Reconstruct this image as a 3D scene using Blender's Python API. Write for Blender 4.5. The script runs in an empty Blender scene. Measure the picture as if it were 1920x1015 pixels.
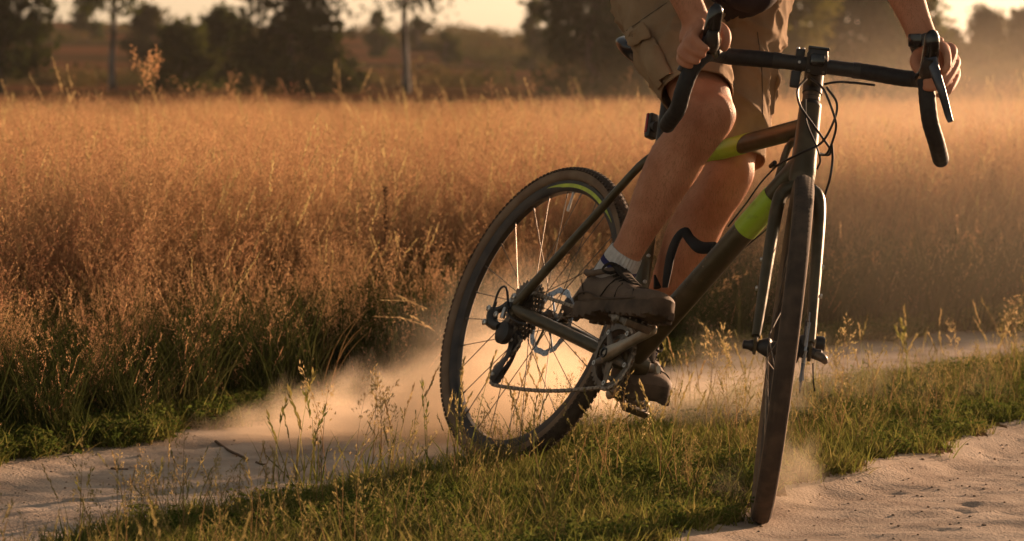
import bpy, bmesh, math, random
import numpy as np
from math import sin, cos, pi, radians
from mathutils import Vector, Matrix, noise as mnoise

random.seed(7); rng = np.random.default_rng(7)
S = bpy.context.scene
COL = S.collection

# ------------------------------------------------------------------ camera, world, sun, exposure
CAM_H, CAM_PITCH, FPX = 0.9003, 0.060826, 6469.4          # metres, radians, focal length in photo pixels (1920 wide)
cd = bpy.data.cameras.new('camera'); cam = bpy.data.objects.new('camera', cd); COL.objects.link(cam)
cam.location = (0, 0, CAM_H); cam.rotation_euler = (pi/2 - CAM_PITCH, 0, 0)
cd.sensor_width = 36; cd.lens = FPX/1920*36; cd.clip_start = .1; cd.clip_end = 5000
cd.dof.use_dof = True; cd.dof.focus_distance = 7.15; cd.dof.aperture_fstop = 8.0
S.camera = cam
SUN_AZ, SUN_EL = radians(40), radians(8)                 # azimuth to the right of the viewing direction
w = bpy.data.worlds.new('World'); S.world = w; w.use_nodes = True
wn = w.node_tree.nodes; wl = w.node_tree.links
sky = wn.new('ShaderNodeTexSky'); sky.sky_type = 'NISHITA'; sky.sun_disc = False
sky.sun_elevation = SUN_EL; sky.sun_rotation = SUN_AZ; sky.dust_density = 1.0; sky.air_density = 1.0; sky.ozone_density = 1.0
bg = wn['Background']; bg.inputs['Strength'].default_value = 0.072
hsv = wn.new('ShaderNodeHueSaturation'); hsv.inputs['Saturation'].default_value = .5; wl.new(sky.outputs[0], hsv.inputs['Color'])
tint = wn.new('ShaderNodeMix'); tint.data_type = 'RGBA'; tint.blend_type = 'MULTIPLY'; tint.inputs[0].default_value = 1; tint.inputs[7].default_value = (1.0, .86, .70, 1)
wl.new(hsv.outputs[0], tint.inputs[6]); wl.new(tint.outputs[2], bg.inputs['Color'])   # evening dust in the air: the whole sky is paler and warmer
sl = bpy.data.lights.new('sun', 'SUN'); sun = bpy.data.objects.new('sun', sl); COL.objects.link(sun)
sl.energy = 5.0; sl.angle = radians(.6); sl.color = (1, .61, .36)
sdir = Vector((sin(SUN_AZ)*cos(SUN_EL), cos(SUN_AZ)*cos(SUN_EL), sin(SUN_EL)))
sun.rotation_euler = sdir.to_track_quat('Z', 'Y').to_euler(); sun.location = (20, 30, 12)
vs = S.view_settings; vs.view_transform = 'Standard'; vs.look = 'None'; vs.gamma = 1; vs.exposure = 1.1; vs.use_curve_mapping = False
S.cycles.use_denoising = True; S.cycles.volume_step_rate = 1.0; S.cycles.volume_max_steps = 256
S.cycles.max_bounces = 8; S.cycles.transparent_max_bounces = 8; S.cycles.volume_bounces = 2
S.cycles.sample_clamp_indirect = 6

FW = Vector((0, cos(CAM_PITCH), -sin(CAM_PITCH))); UP = Vector((0, sin(CAM_PITCH), cos(CAM_PITCH)))
def at(px, py, d):                                        # photo pixel + depth in metres -> world point
    v = FW + Vector((1, 0, 0))*((px-960)/FPX) + UP*((507.5-py)/FPX)
    return Vector((0, 0, CAM_H)) + v*d

# ------------------------------------------------------------------ helpers
def tag(o, label=None, cat=None, group=None, kind=None):
    if label: o['label'] = label
    if cat: o['category'] = cat
    if group: o['group'] = group
    if kind: o['kind'] = kind
    return o
def empty(name, loc=(0, 0, 0), parent=None):
    o = bpy.data.objects.new(name, None); o.location = loc; o.empty_display_size = .05; COL.objects.link(o)
    if parent: o.parent = parent
    return o
def smooth_path(pts, n):
    P = np.array([tuple(p) for p in pts], float)
    if len(P) == 2:
        t = np.linspace(0, 1, n)[:, None]; return P[0]*(1-t)+P[1]*t
    Q = np.vstack([2*P[0]-P[1], P, 2*P[-1]-P[-2]])
    L = np.r_[0, np.cumsum(np.linalg.norm(np.diff(P[:, :3], axis=0), axis=1)+1e-9)]
    out = []
    for s in np.linspace(0, L[-1], n):
        i = min(max(np.searchsorted(L, s, 'right')-1, 0), len(P)-2)
        u = (s-L[i])/(L[i+1]-L[i]); a, b, c, d = Q[i], Q[i+1], Q[i+2], Q[i+3]
        out.append(.5*((2*b)+(-a+c)*u+(2*a-5*b+4*c-d)*u*u+(-a+3*b-3*c+d)*u**3))
    return np.array(out)
class MB:
    def __init__(s, xf=None): s.v = []; s.f = []; s.xf = xf
    def add(s, vs, fs):
        o = len(s.v)
        s.v += [tuple(v) for v in vs]; s.f += [tuple(i+o for i in f) for f in fs]; return s
    def tube(s, pts, r, n=12, m=None, ref=None, cap=True, rb=None, mod=None, closed=False):
        """pts: list of points, or of (x,y,z,ra[,rb]) when r is None; ra lies along ref, rb across it"""
        if r is None:
            P = np.array([(tuple(p)+(p[3],))[:5] if len(p) == 4 else tuple(p) for p in pts], float)
        else:
            rr = list(r) if hasattr(r, '__len__') else [r]*len(pts)
            r2 = rr if rb is None else (list(rb) if hasattr(rb, '__len__') else [rb]*len(pts))
            P = np.array([tuple(p)[:3]+(a, b) for p, a, b in zip(pts, rr, r2)], float)
        if m: P = smooth_path(P, m)
        C = P[:, :3]; T = np.gradient(C, axis=0)
        if closed: T = np.roll(C, -1, 0)-np.roll(C, 1, 0)
        T /= np.linalg.norm(T, axis=1)[:, None]+1e-12
        up = np.array(ref if ref is not None else (0, 0, 1), float)
        if ref is None and abs(T[0]@up) > .9: up = np.array((1., 0, 0))
        vs = []; u = up
        for k in range(len(C)):
            if ref is not None: u = up
            u = u-T[k]*(u@T[k]); nn = np.linalg.norm(u)
            u = u/nn if nn > 1e-9 else np.array((1., 0, 0))
            b = np.cross(T[k], u)
            for j in range(n):
                a = 2*pi*j/n; g = mod(a, k/(len(C)-1)) if mod else 1
                vs.append(C[k]+(u*cos(a)*P[k, 3]+b*sin(a)*P[k, 4])*g)
        fs = []; K = len(C)
        for k in range(K if closed else K-1):
            for j in range(n):
                k2 = (k+1) % K
                fs.append((k*n+j, k*n+(j+1) % n, k2*n+(j+1) % n, k2*n+j))
        if cap and not closed:
            fs.append(tuple(range(n))[::-1]); fs.append(tuple((K-1)*n+j for j in range(n)))
        return s.add(vs, fs)
    def box(s, c, size, R=None, bev=0):
        c = Vector(c); hx, hy, hz = [q/2 for q in size]; R = R or Matrix.Identity(3)
        if bev <= 0:
            vs = [c+R@Vector((x*hx, y*hy, z*hz)) for x in (-1, 1) for y in (-1, 1) for z in (-1, 1)]
            return s.add(vs, [(0, 1, 3, 2), (4, 6, 7, 5), (0, 4, 5, 1), (2, 3, 7, 6), (0, 2, 6, 4), (1, 5, 7, 3)])
        bm = bmesh.new(); bmesh.ops.create_cube(bm, size=1)
        for v in bm.verts: v.co = Vector((v.co.x*2*hx, v.co.y*2*hy, v.co.z*2*hz))
        bmesh.ops.bevel(bm, geom=bm.edges[:], offset=bev, segments=2, affect='EDGES', profile=.5)
        bm.verts.index_update(); vs = [c+R@v.co for v in bm.verts]; fs = [[v.index for v in f.verts] for f in bm.faces]; bm.free()
        return s.add(vs, fs)
    def lathe(s, prof, o, axis, n=24, cap=True):
        o = np.array(tuple(o), float); a = np.array(tuple(axis), float); a /= np.linalg.norm(a)
        u = np.cross(a, (0, 0, 1.) if abs(a[2]) < .9 else (1., 0, 0)); u /= np.linalg.norm(u); b = np.cross(a, u)
        vs = [o+a*z+(u*cos(2*pi*j/n)+b*sin(2*pi*j/n))*r for r, z in prof for j in range(n)]
        fs = [(k*n+j, k*n+(j+1) % n, (k+1)*n+(j+1) % n, (k+1)*n+j) for k in range(len(prof)-1) for j in range(n)]
        if cap: fs += [tuple(range(n))[::-1], tuple((len(prof)-1)*n+j for j in range(n))]
        return s.add(vs, fs)
    def ring(s, sect, c, n=96, radmod=None):
        """wheel-like ring in the x-z plane round c; sect: closed list of (radius, y)"""
        m = len(sect); vs = []
        for j in range(n):
            a = 2*pi*j/n
            for q, (r, y) in enumerate(sect):
                g = radmod(j, q) if radmod else 0
                vs.append((c[0]+(r+g)*cos(a), c[1]+y, c[2]+(r+g)*sin(a)))
        fs = [(j*m+q, ((j+1) % n)*m+q, ((j+1) % n)*m+(q+1) % m, j*m+(q+1) % m) for j in range(n) for q in range(m)]
        return s.add(vs, fs)
    def mesh(s, name):
        me = bpy.data.meshes.new(name)
        vs = s.v if not s.xf else [s.xf(Vector(v)) for v in s.v]
        me.from_pydata([tuple(v) for v in vs], [], s.f); return me
    def build(s, name, mat, parent=None, sm=True, loc=None, label=None, kind=None, bevel=0):
        me = s.mesh(name)
        if mat: me.materials.append(mat)
        if loc is not None: me.transform(Matrix.Translation(-Vector(loc)))
        bm = bmesh.new(); bm.from_mesh(me); bmesh.ops.recalc_face_normals(bm, faces=bm.faces); bm.to_mesh(me); bm.free()
        o = bpy.data.objects.new(name, me); COL.objects.link(o)
        if sm: me.shade_smooth(); me.set_sharp_from_angle(angle=radians(42))
        if parent: o.parent = parent
        if loc is not None: o.location = loc
        if label: o['label'] = label
        if kind: o['kind'] = kind
        return o
def link(name, me, parent=None, loc=None):
    o = bpy.data.objects.new(name, me); COL.objects.link(o)
    if parent: o.parent = parent
    if loc is not None: o.location = loc
    return o

# ------------------------------------------------------------------ materials
def nt(m): m.use_nodes = True; return m.node_tree.nodes, m.node_tree.links
def pmat(name, c1, c2=None, scale=20, rough=.5, metal=0, bump=0, bscale=None, sss=0, detail=4, spec=.5, coat=0, lo=.35, hi=.65, coord='Object', stretch=None, rough2=None):
    m = bpy.data.materials.new(name); N, L = nt(m); b = N['Principled BSDF']
    b.inputs['Base Color'].default_value = (*c1, 1); b.inputs['Roughness'].default_value = rough; b.inputs['Metallic'].default_value = metal
    b.inputs['Specular IOR Level'].default_value = spec; b.inputs['Coat Weight'].default_value = coat
    tc = N.new('ShaderNodeTexCoord'); src = tc.outputs[coord]
    if stretch:
        mp = N.new('ShaderNodeMapping'); mp.inputs['Scale'].default_value = stretch; L.new(src, mp.inputs['Vector']); src = mp.outputs[0]
    if c2:
        n = N.new('ShaderNodeTexNoise'); n.inputs['Scale'].default_value = scale; n.inputs['Detail'].default_value = detail; L.new(src, n.inputs['Vector'])
        r = N.new('ShaderNodeValToRGB'); r.color_ramp.elements[0].position = lo; r.color_ramp.elements[1].position = hi
        r.color_ramp.elements[0].color = (*c1, 1); r.color_ramp.elements[1].color = (*c2, 1)
        L.new(n.outputs['Fac'], r.inputs[0]); L.new(r.outputs[0], b.inputs['Base Color'])
        if rough2 is not None:
            mr = N.new('ShaderNodeMapRange'); mr.inputs[1].default_value = lo; mr.inputs[2].default_value = hi; mr.inputs[3].default_value = rough; mr.inputs[4].default_value = rough2
            L.new(n.outputs['Fac'], mr.inputs[0]); L.new(mr.outputs[0], b.inputs['Roughness'])
    if bump:
        n2 = N.new('ShaderNodeTexNoise'); n2.inputs['Scale'].default_value = bscale or scale; n2.inputs['Detail'].default_value = 6; L.new(src, n2.inputs['Vector'])
        bp = N.new('ShaderNodeBump'); bp.inputs['Strength'].default_value = 1; bp.inputs['Distance'].default_value = bump
        L.new(n2.outputs['Fac'], bp.inputs['Height']); L.new(bp.outputs[0], b.inputs['Normal'])
    if sss:
        b.inputs['Subsurface Weight'].default_value = sss; b.inputs['Subsurface Radius'].default_value = (.012, .004, .002); b.inputs['Subsurface Scale'].default_value = 1
    return m
def leafmat(name, cols, trans=.45, tcol=None, noise_scale=None):
    """thin foliage: diffuse and translucent, colour varies from instance to instance and through the clump"""
    m = bpy.data.materials.new(name); N, L = nt(m); N.remove(N['Principled BSDF']); out = N['Material Output']
    oi = N.new('ShaderNodeObjectInfo'); g = N.new('ShaderNodeNewGeometry'); add = N.new('ShaderNodeMath'); add.operation = 'ADD'
    L.new(oi.outputs['Random'], add.inputs[0])
    mul = N.new('ShaderNodeMath'); mul.operation = 'MULTIPLY'; mul.inputs[1].default_value = .6
    L.new(g.outputs['Random Per Island'], mul.inputs[0]); L.new(mul.outputs[0], add.inputs[1])
    src = add.outputs[0]; dv = 1.6
    if noise_scale:
        tn = N.new('ShaderNodeTexNoise'); tn.inputs['Scale'].default_value = noise_scale; tn.inputs['Detail'].default_value = 3
        L.new(g.outputs['Position'], tn.inputs['Vector']); a2 = N.new('ShaderNodeMath'); a2.operation = 'MULTIPLY_ADD'; a2.inputs[1].default_value = 1.6; 
        L.new(tn.outputs['Fac'], a2.inputs[0]); L.new(src, a2.inputs[2]); src = a2.outputs[0]; dv = 2.6
    dvn = N.new('ShaderNodeMath'); dvn.operation = 'DIVIDE'; dvn.inputs[1].default_value = dv; L.new(src, dvn.inputs[0])
    r = N.new('ShaderNodeValToRGB'); els = r.color_ramp.elements
    while len(els) < len(cols): els.new(.5)
    for i, c in enumerate(cols): els[i].position = .15+.7*i/(len(cols)-1); els[i].color = (*c, 1)
    L.new(dvn.outputs[0], r.inputs[0])
    d = N.new('ShaderNodeBsdfDiffuse'); t = N.new('ShaderNodeBsdfTranslucent'); mx = N.new('ShaderNodeMixShader'); mx.inputs[0].default_value = trans
    L.new(r.outputs[0], d.inputs['Color'])
    if tcol:
        mc = N.new('ShaderNodeMix'); mc.data_type = 'RGBA'; mc.blend_type = 'MULTIPLY'; mc.inputs[0].default_value = 1; mc.inputs[7].default_value = (*tcol, 1)
        L.new(r.outputs[0], mc.inputs[6]); L.new(mc.outputs[2], t.inputs['Color'])
    else: L.new(r.outputs[0], t.inputs['Color'])
    L.new(d.outputs[0], mx.inputs[1]); L.new(t.outputs[0], mx.inputs[2]); L.new(mx.outputs[0], out.inputs['Surface'])
    return m
M_panicle = leafmat('panicle', [(.44, .21, .115), (.56, .31, .16), (.62, .40, .20), (.38, .17, .105)], .5, noise_scale=.9)
M_stalk = leafmat('dry_stalk', [(.20, .12, .055), (.27, .17, .08), (.15, .10, .045)], .4)
M_blade = leafmat('green_blade', [(.035, .045, .014), (.055, .065, .02), (.085, .08, .03)], .4)
M_turf = leafmat('turf_blade', [(.11, .135, .028), (.17, .175, .042), (.26, .21, .075)], .55)
M_clover = leafmat('ground_leaf', [(.065, .095, .02), (.10, .13, .028), (.14, .15, .045)], .45)
M_midseed = leafmat('olive_seed', [(.16, .15, .05), (.26, .21, .08), (.38, .29, .12)], .5)
M_seed = leafmat('seed_head', [(.42, .33, .14), (.55, .42, .20), (.36, .24, .12)], .5)
M_dock = leafmat('dark_seed', [(.05, .03, .02), (.07, .04, .025)], .2)

M_soil = pmat('soil', (.085, .055, .03), (.15, .095, .05), 9, .95, bump=.01, bscale=60, coord='Object', spec=0)
M_sand = pmat('sandy_dirt', (.33, .255, .20), (.57, .46, .37), 7, .95, bump=.004, bscale=140, detail=8, lo=.3, hi=.7, spec=.05)
M_far = pmat('dry_slope', (.15, .068, .034), (.06, .045, .022), .045, .95, spec=0, detail=5, lo=.42, hi=.6, stretch=(1, 2.2, 1))

M_paint = pmat('olive_paint', (.070, .054, .028), (.12, .092, .052), 34, .30, metal=.35, bump=.0003, bscale=300, detail=6, lo=.45, hi=.75, rough2=.6)
M_green = pmat('lime_paint', (.36, .52, .03), (.24, .33, .03), 46, .4, detail=7, lo=.55, hi=.78, rough2=.6)
M_lime_dark = pmat('scuffed_mark', (.05, .06, .02), None, 1, .7)
M_cage = pmat('cage_plastic', (.008, .007, .007), None, 1, .6, spec=.2)
M_mud = pmat('dried_mud', (.30, .21, .14), None, 1, .95, spec=.1)
M_lime_decal = pmat('lime_decal', (.55, .62, .02), (.40, .46, .03), 60, .45)
M_tyre = pmat('dusty_rubber', (.058, .042, .032), (.12, .083, .058), 26, .85, bump=.0006, bscale=500, detail=6, lo=.4, hi=.75, spec=.25)
M_wall = pmat('tan_sidewall', (.17, .105, .066), (.23, .155, .10), 18, .8, detail=6, spec=.25)
M_rim = pmat('dusty_rim', (.035, .03, .028), (.075, .058, .046), 20, .5, metal=.4)
M_black = pmat('black_parts', (.016, .014, .013), (.035, .028, .023), 60, .38, spec=.5, rough2=.6)
M_gloss = pmat('gloss_black', (.006, .006, .007), None, 1, .14, spec=.6)
M_tape = pmat('bar_tape', (.009, .009, .010), (.019, .017, .016), 80, .62, bump=.0006, bscale=240, spec=.4)
M_lever = pmat('lever_metal', (.045, .05, .065), (.07, .07, .08), 40, .32, metal=.6)
M_steel = pmat('dusty_steel', (.26, .22, .18), (.13, .10, .075), 90, .38, metal=.85, rough2=.6)
M_chain = pmat('chain_steel', (.42, .34, .26), (.20, .155, .115), 120, .36, metal=.8)
M_dark_steel = pmat('dark_steel', (.10, .082, .065), (.18, .14, .10), 70, .42, metal=.7)
M_rotor = pmat('rotor_steel', (.36, .42, .48), (.28, .32, .38), 40, .28, metal=.7)  # blue-grey of the reflected sky put into the steel's base colour
M_crank = pmat('crank_alloy', (.30, .25, .19), (.42, .36, .28), 45, .32, metal=.8, rough2=.5)
M_silver = pmat('silver_alloy', (.55, .52, .48), None, 1, .3, metal=.9)
M_red = pmat('red_plastic', (.36, .012, .012), (.22, .01, .01), 40, .2, spec=.6)
M_hose = pmat('cable_housing', (.014, .012, .011), None, 1, .3)
M_saddle = pmat('saddle_vinyl', (.014, .015, .022), None, 1, .22, spec=.6)

def skinmat():
    m = pmat('skin', (.44, .168, .086), (.57, .265, .155), 17, .58, bump=.0011, bscale=330, sss=.10, detail=9, spec=.3, lo=.32, hi=.68)
    return m
M_skin = skinmat()
M_shorts = pmat('cotton_twill', (.265, .170, .095), (.35, .235, .138), 14, .9, bump=.0008, bscale=900, spec=.15, detail=6)
M_shirt = pmat('dark_jersey', (.030, .018, .018), (.042, .026, .024), 30, .9, bump=.0006, bscale=500, spec=.15)
M_sock = pmat('ribbed_sock', (.62, .58, .55), (.46, .42, .40), 50, .95, spec=.1)
M_navy = pmat('navy_band', (.03, .03, .10), None, 1, .95, spec=.1)
M_shoe = pmat('shoe_leather', (.105, .070, .050), (.165, .115, .082), 30, .75, bump=.0012, bscale=200, spec=.25, detail=6)
M_sole = pmat('shoe_sole', (.06, .043, .033), (.13, .09, .064), 30, .85, spec=.2)
M_lace = pmat('shoe_lace', (.020, .017, .015), (.05, .04, .032), 60, .9, spec=.1)
M_hair = pmat('brown_hair', (.05, .03, .018), None, 1, .6)
M_eye = pmat('eye_white', (.75, .72, .68), None, 1, .2)
M_iris = pmat('iris', (.06, .04, .02), None, 1, .2)
M_helmet = pmat('helmet_shell', (.02, .02, .022), None, 1, .35)
M_bark = pmat('birch_bark', (.20, .19, .185), (.03, .027, .025), 3.2, .9, lo=.44, hi=.56, stretch=(1, 1, .45))
M_bark2 = pmat('dark_bark', (.055, .04, .028), (.10, .07, .05), 4, .95)
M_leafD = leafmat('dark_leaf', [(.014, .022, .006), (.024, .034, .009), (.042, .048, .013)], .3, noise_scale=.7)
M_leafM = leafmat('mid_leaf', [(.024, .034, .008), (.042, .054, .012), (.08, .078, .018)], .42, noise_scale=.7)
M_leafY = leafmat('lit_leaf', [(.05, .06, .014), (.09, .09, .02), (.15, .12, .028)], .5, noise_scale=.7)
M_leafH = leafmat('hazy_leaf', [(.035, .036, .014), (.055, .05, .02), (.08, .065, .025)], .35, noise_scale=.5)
M_scrub = leafmat('scrub_leaf', [(.05, .055, .018), (.09, .08, .03), (.14, .09, .04)], .35, noise_scale=.4)
M_stone = pmat('pale_stone', (.40, .31, .23), (.28, .2, .14), 40, .95)
M_litter = leafmat('litter', [(.10, .06, .03), (.22, .14, .07), (.34, .25, .13)], .2)
M_twig = pmat('twig_bark', (.10, .055, .035), (.16, .1, .06), 60, .95)

# ------------------------------------------------------------------ terrain
def vnoise(x, y, seed=0):
    xi = np.floor(x).astype(np.int64); yi = np.floor(y).astype(np.int64); xf = x-xi; yf = y-yi
    def h(a, b):
        n = (a*374761393+b*668265263+seed*974634) & 0x7fffffff
        n = ((n ^ (n >> 13))*1274126177) & 0x7fffffff
        return ((n ^ (n >> 16)) & 0xffff)/65535.0
    u = xf*xf*(3-2*xf); v = yf*yf*(3-2*yf)
    return (h(xi, yi)*(1-u)+h(xi+1, yi)*u)*(1-v)+(h(xi, yi+1)*(1-u)+h(xi+1, yi+1)*u)*v
def fbm(x, y, o=4, seed=0):
    s = 0; a = .5; x = np.asarray(x, float); y = np.asarray(y, float)
    for k in range(o): s = s+a*vnoise(x*2**k+17*k, y*2**k-9*k, seed+k); a *= .5
    return s-.5
FE_Y, FE_X = [3, 6, 7.55, 8.48, 9.4, 10.1, 10.85, 11.5, 13, 16, 40, 700], [-3.3, -1.86, -1.12, -.668, -.06, .437, 1.04, 1.71, 3.4, 7, 40, 900]
ML_Y, ML_X = [3, 4, 5, 6.46, 7.13, 7.7, 8.48, 9, 10.1, 11, 13, 40, 700], [-2.1, -1.75, -1.35, -.73, -.33, -.03, .22, .61, 1.5, 2.4, 4.8, 42, 902]
MR_Y, MR_X = [3, 4, 5, 6, 6.68, 7.13, 7.5, 8.36, 9.5, 11, 13, 40, 700], [-1.05, -.65, -.25, .16, .40, .53, .79, 1.21, 2.0, 3.4, 5.8, 43, 903]
def fe(y): return np.interp(y, FE_Y, FE_X)
def ml(y): return np.interp(y, ML_Y, ML_X)
def mr(y): return np.interp(y, MR_Y, MR_X)
def zone(x, y):
    """0 field, 1 left track, 2 grass strip, 3 right track, 4 verge"""
    n = fbm(x*5, y*5, 4, 3)*.22; n2 = fbm(x*6, y*6, 4, 9)*.2; n3 = fbm(x*7, y*7, 4, 5)*.16
    return np.where(x < fe(y)+n, 0, np.where(x < ml(y)+n2, 1, np.where(x < mr(y)+n3, 2, np.where(x < mr(y)+.95+n2, 3, 4))))
def sstep(a, b, x): t = np.clip((x-a)/(b-a), 0, 1); return t*t*(3-2*t)
def height(x, y):
    x = np.asarray(x, float); y = np.asarray(y, float); d = np.hypot(x, y)
    near = 1-sstep(14, 24, d)
    dl = np.minimum(x-fe(y), ml(y)-x); dr = np.minimum(x-mr(y), mr(y)+.95-x)
    z = .018-.018*sstep(-.06, .14, dl)-.038*sstep(-.06, .14, dr)
    z = z*near+.018*(1-near)
    tr = np.maximum(sstep(-.05, .1, dl), sstep(-.05, .1, dr))*near
    z = z+near*fbm(x*1.6, y*1.6, 3, 11)*.018
    rid = fbm(x*9+fbm(x*3, y*3, 2, 4)*2, y*15, 4, 21)
    u_ = x*.75+y*.66; v_ = -x*.66+y*.75                    # along and across the track
    rut = fbm(u_*1.3, v_*16, 3, 61)
    z = z+tr*(rid*.012+rut*.013-np.maximum(fbm(x*19, y*27, 3, 31)-.07, 0)*.032+np.maximum(fbm(x*40, y*48, 2, 71)-.08, 0)*.03)
    # gentle rise beyond the meadow: low hills
    wob = fbm(x*.012, y*.012, 3, 41)
    hl = 2.75+wob*1.2+np.clip(-x/30, -0.4, 2.2)*1.15
    z = z+sstep(112, 262, y)*hl+sstep(30, 110, d)*fbm(x*.03, y*.03, 2, 51)*.25
    z = z-sstep(268, 420, y)*2.0
    return z
def flat_under(x, y, cx, cy, r, z0):                      # keep the tyre contact points level
    k = np.exp(-((x-cx)**2+(y-cy)**2)/r**2); return k, z0
PR = (-.052, 7.663, 0.0); PF = (.495, 6.86, -.021)
def gz(x, y):
    z = height(x, y)
    for cx, cy, z0 in (PR, PF):
        k = np.exp(-((np.asarray(x)-cx)**2+(np.asarray(y)-cy)**2)/.22**2); z = z*(1-k)+z0*k
    return z
def axis_lines(lo, hi, step, far_lo, far_hi, grow=1.16):
    a = list(np.arange(lo, hi+1e-6, step)); s = step; v = a[-1]
    while v < far_hi: s *= grow; v += s; a.append(v)
    s = step; v = a[0]; pre = []
    while v > far_lo: s *= grow; v -= s; pre.append(v)
    return np.array(pre[::-1]+a)
xs = axis_lines(-1.75, 2.3, .0135, -420, 420, 1.09); ys = axis_lines(5.9, 10.2, .0135, -60, 620, 1.07)
GX, GY = np.meshgrid(xs, ys, indexing='ij'); GZ = gz(GX, GY)
nx, ny = GX.shape
cx_ = (GX[:-1, :-1]+GX[1:, 1:])/2; cy_ = (GY[:-1, :-1]+GY[1:, 1:])/2
ZN = zone(cx_, cy_); ZN = np.where((np.hypot(cx_, cy_) > 60), 0, ZN); ZN = np.where(cy_ > 58, 5, ZN)
idx = np.arange(nx*ny).reshape(nx, ny)
quads = np.stack([idx[:-1, :-1], idx[1:, :-1], idx[1:, 1:], idx[:-1, 1:]], -1)
allv = np.stack([GX, GY, GZ], -1).reshape(-1, 3)
def sheet(name, mask, mat):
    q = quads[mask]; u, inv = np.unique(q, return_inverse=True)
    me = bpy.data.meshes.new(name); me.vertices.add(len(u)); me.vertices.foreach_set('co', allv[u].ravel())
    nf = len(q); me.loops.add(nf*4); me.loops.foreach_set('vertex_index', inv.reshape(-1).astype(np.int32))
    me.polygons.add(nf); me.polygons.foreach_set('loop_start', np.arange(0, nf*4, 4, dtype=np.int32))
    me.update(calc_edges=True); me.materials.append(mat); me.shade_smooth()
    return tag(link(name, me), kind='structure')
sheet('field_ground', ZN == 0, M_soil)
sheet('dirt_track', ZN == 1, M_sand)
sheet('grass_strip_ground', ZN == 2, M_soil)
sheet('dirt_track', ZN == 3, M_sand)
sheet('verge_ground', ZN == 4, M_soil)
sheet('hills', ZN == 5, M_far)

# ------------------------------------------------------------------ scatter: instances on points (grass only)
def scatter(name, pts, tufts, label=None, cat=None):
    """pts: rows of x, y, z, tilt x, tilt y, spin, scale, tuft index"""
    P = np.array(pts, float); me = bpy.data.meshes.new(name); me.vertices.add(len(P)); me.vertices.foreach_set('co', P[:, :3].ravel().copy())
    a = me.attributes.new('rot', 'FLOAT_VECTOR', 'POINT'); a.data.foreach_set('vector', P[:, 3:6].ravel().copy())
    a = me.attributes.new('scl', 'FLOAT', 'POINT'); a.data.foreach_set('value', P[:, 6].copy())
    a = me.attributes.new('idx', 'INT', 'POINT'); a.data.foreach_set('value', P[:, 7].astype(np.int32))
    o = link(name, me); tag(o, label, cat, None, 'stuff')
    c = bpy.data.collections.new(name+'_tufts')
    for t in tufts: c.objects.link(t)
    ng = bpy.data.node_groups.new(name, 'GeometryNodeTree'); N, L = ng.nodes, ng.links
    ng.interface.new_socket('Geometry', in_out='INPUT', socket_type='NodeSocketGeometry'); ng.interface.new_socket('Geometry', in_out='OUTPUT', socket_type='NodeSocketGeometry')
    gi = N.new('NodeGroupInput'); go = N.new('NodeGroupOutput'); ci = N.new('GeometryNodeCollectionInfo'); ip = N.new('GeometryNodeInstanceOnPoints')
    ci.inputs['Collection'].default_value = c; ci.inputs['Separate Children'].default_value = True; ci.inputs['Reset Children'].default_value = True
    def na(n, t):
        q = N.new('GeometryNodeInputNamedAttribute'); q.data_type = t; q.inputs['Name'].default_value = n; return q.outputs['Attribute']
    L.new(gi.outputs[0], ip.inputs['Points']); L.new(ci.outputs[0], ip.inputs['Instance']); ip.inputs['Pick Instance'].default_value = True
    L.new(na('idx', 'INT'), ip.inputs['Instance Index']); L.new(na('scl', 'FLOAT'), ip.inputs['Scale'])
    er = N.new('FunctionNodeEulerToRotation'); L.new(na('rot', 'FLOAT_VECTOR'), er.inputs[0]); L.new(er.outputs[0], ip.inputs['Rotation'])
    L.new(ip.outputs[0], go.inputs[0])
    md = o.modifiers.new('scatter', 'NODES'); md.node_group = ng
    return o
class Tuft:
    """thin leaves, culms and seed heads gathered in one mesh with material slots"""
    def __init__(s, mats): s.v = []; s.f = []; s.m = []; s.mats = mats
    def strip(s, pts, wid, mi, face):
        o = len(s.v); face = Vector(face)
        for p, w_ in zip(pts, wid):
            s.v.append(tuple(p-face*w_/2)); s.v.append(tuple(p+face*w_/2))
        for k in range(len(pts)-1): s.f.append((o+2*k, o+2*k+1, o+2*k+3, o+2*k+2)); s.m.append(mi)
    def blade(s, base, az, ln, lean, wid, mi, droop=.6, n=5):
        d = Vector((cos(az), sin(az), 0)); pts = []
        for k in range(n):
            t = k/(n-1); a = lean+droop*t*t
            if k == 0: p = Vector(base)
            else: p = p+(d*sin(a)+Vector((0, 0, 1))*cos(a))*(ln/(n-1))
            pts.append(p.copy())
        s.strip(pts, [wid*(1-.93*(k/(n-1))**1.6) for k in range(n)], mi, (-sin(az+.4), cos(az+.4), 0)); return pts
    def seed(s, p, d, ln, wd, mi):
        d = Vector(d).normalized(); u = d.orthogonal().normalized(); u = Matrix.Rotation(random.uniform(0, 6.28), 3, d)@u
        o = len(s.v); s.v += [tuple(p), tuple(p+d*ln*.45+u*wd/2), tuple(p+d*ln), tuple(p+d*ln*.45-u*wd/2)]; s.f.append((o, o+1, o+2, o+3)); s.m.append(mi)
    def obj(s, name):
        me = bpy.data.meshes.new(name); me.from_pydata(s.v, [], s.f)
        for m in s.mats: me.materials.append(m)
        me.polygons.foreach_set('material_index', np.array(s.m, np.int32)); me.update()
        return bpy.data.objects.new(name, me)
U = random.uniform
def culm(t, base, h, lean, az, mi=1, w_=.0016): return t.blade(base, az, h, lean, w_, mi, droop=U(.1, .45), n=6)
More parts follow.
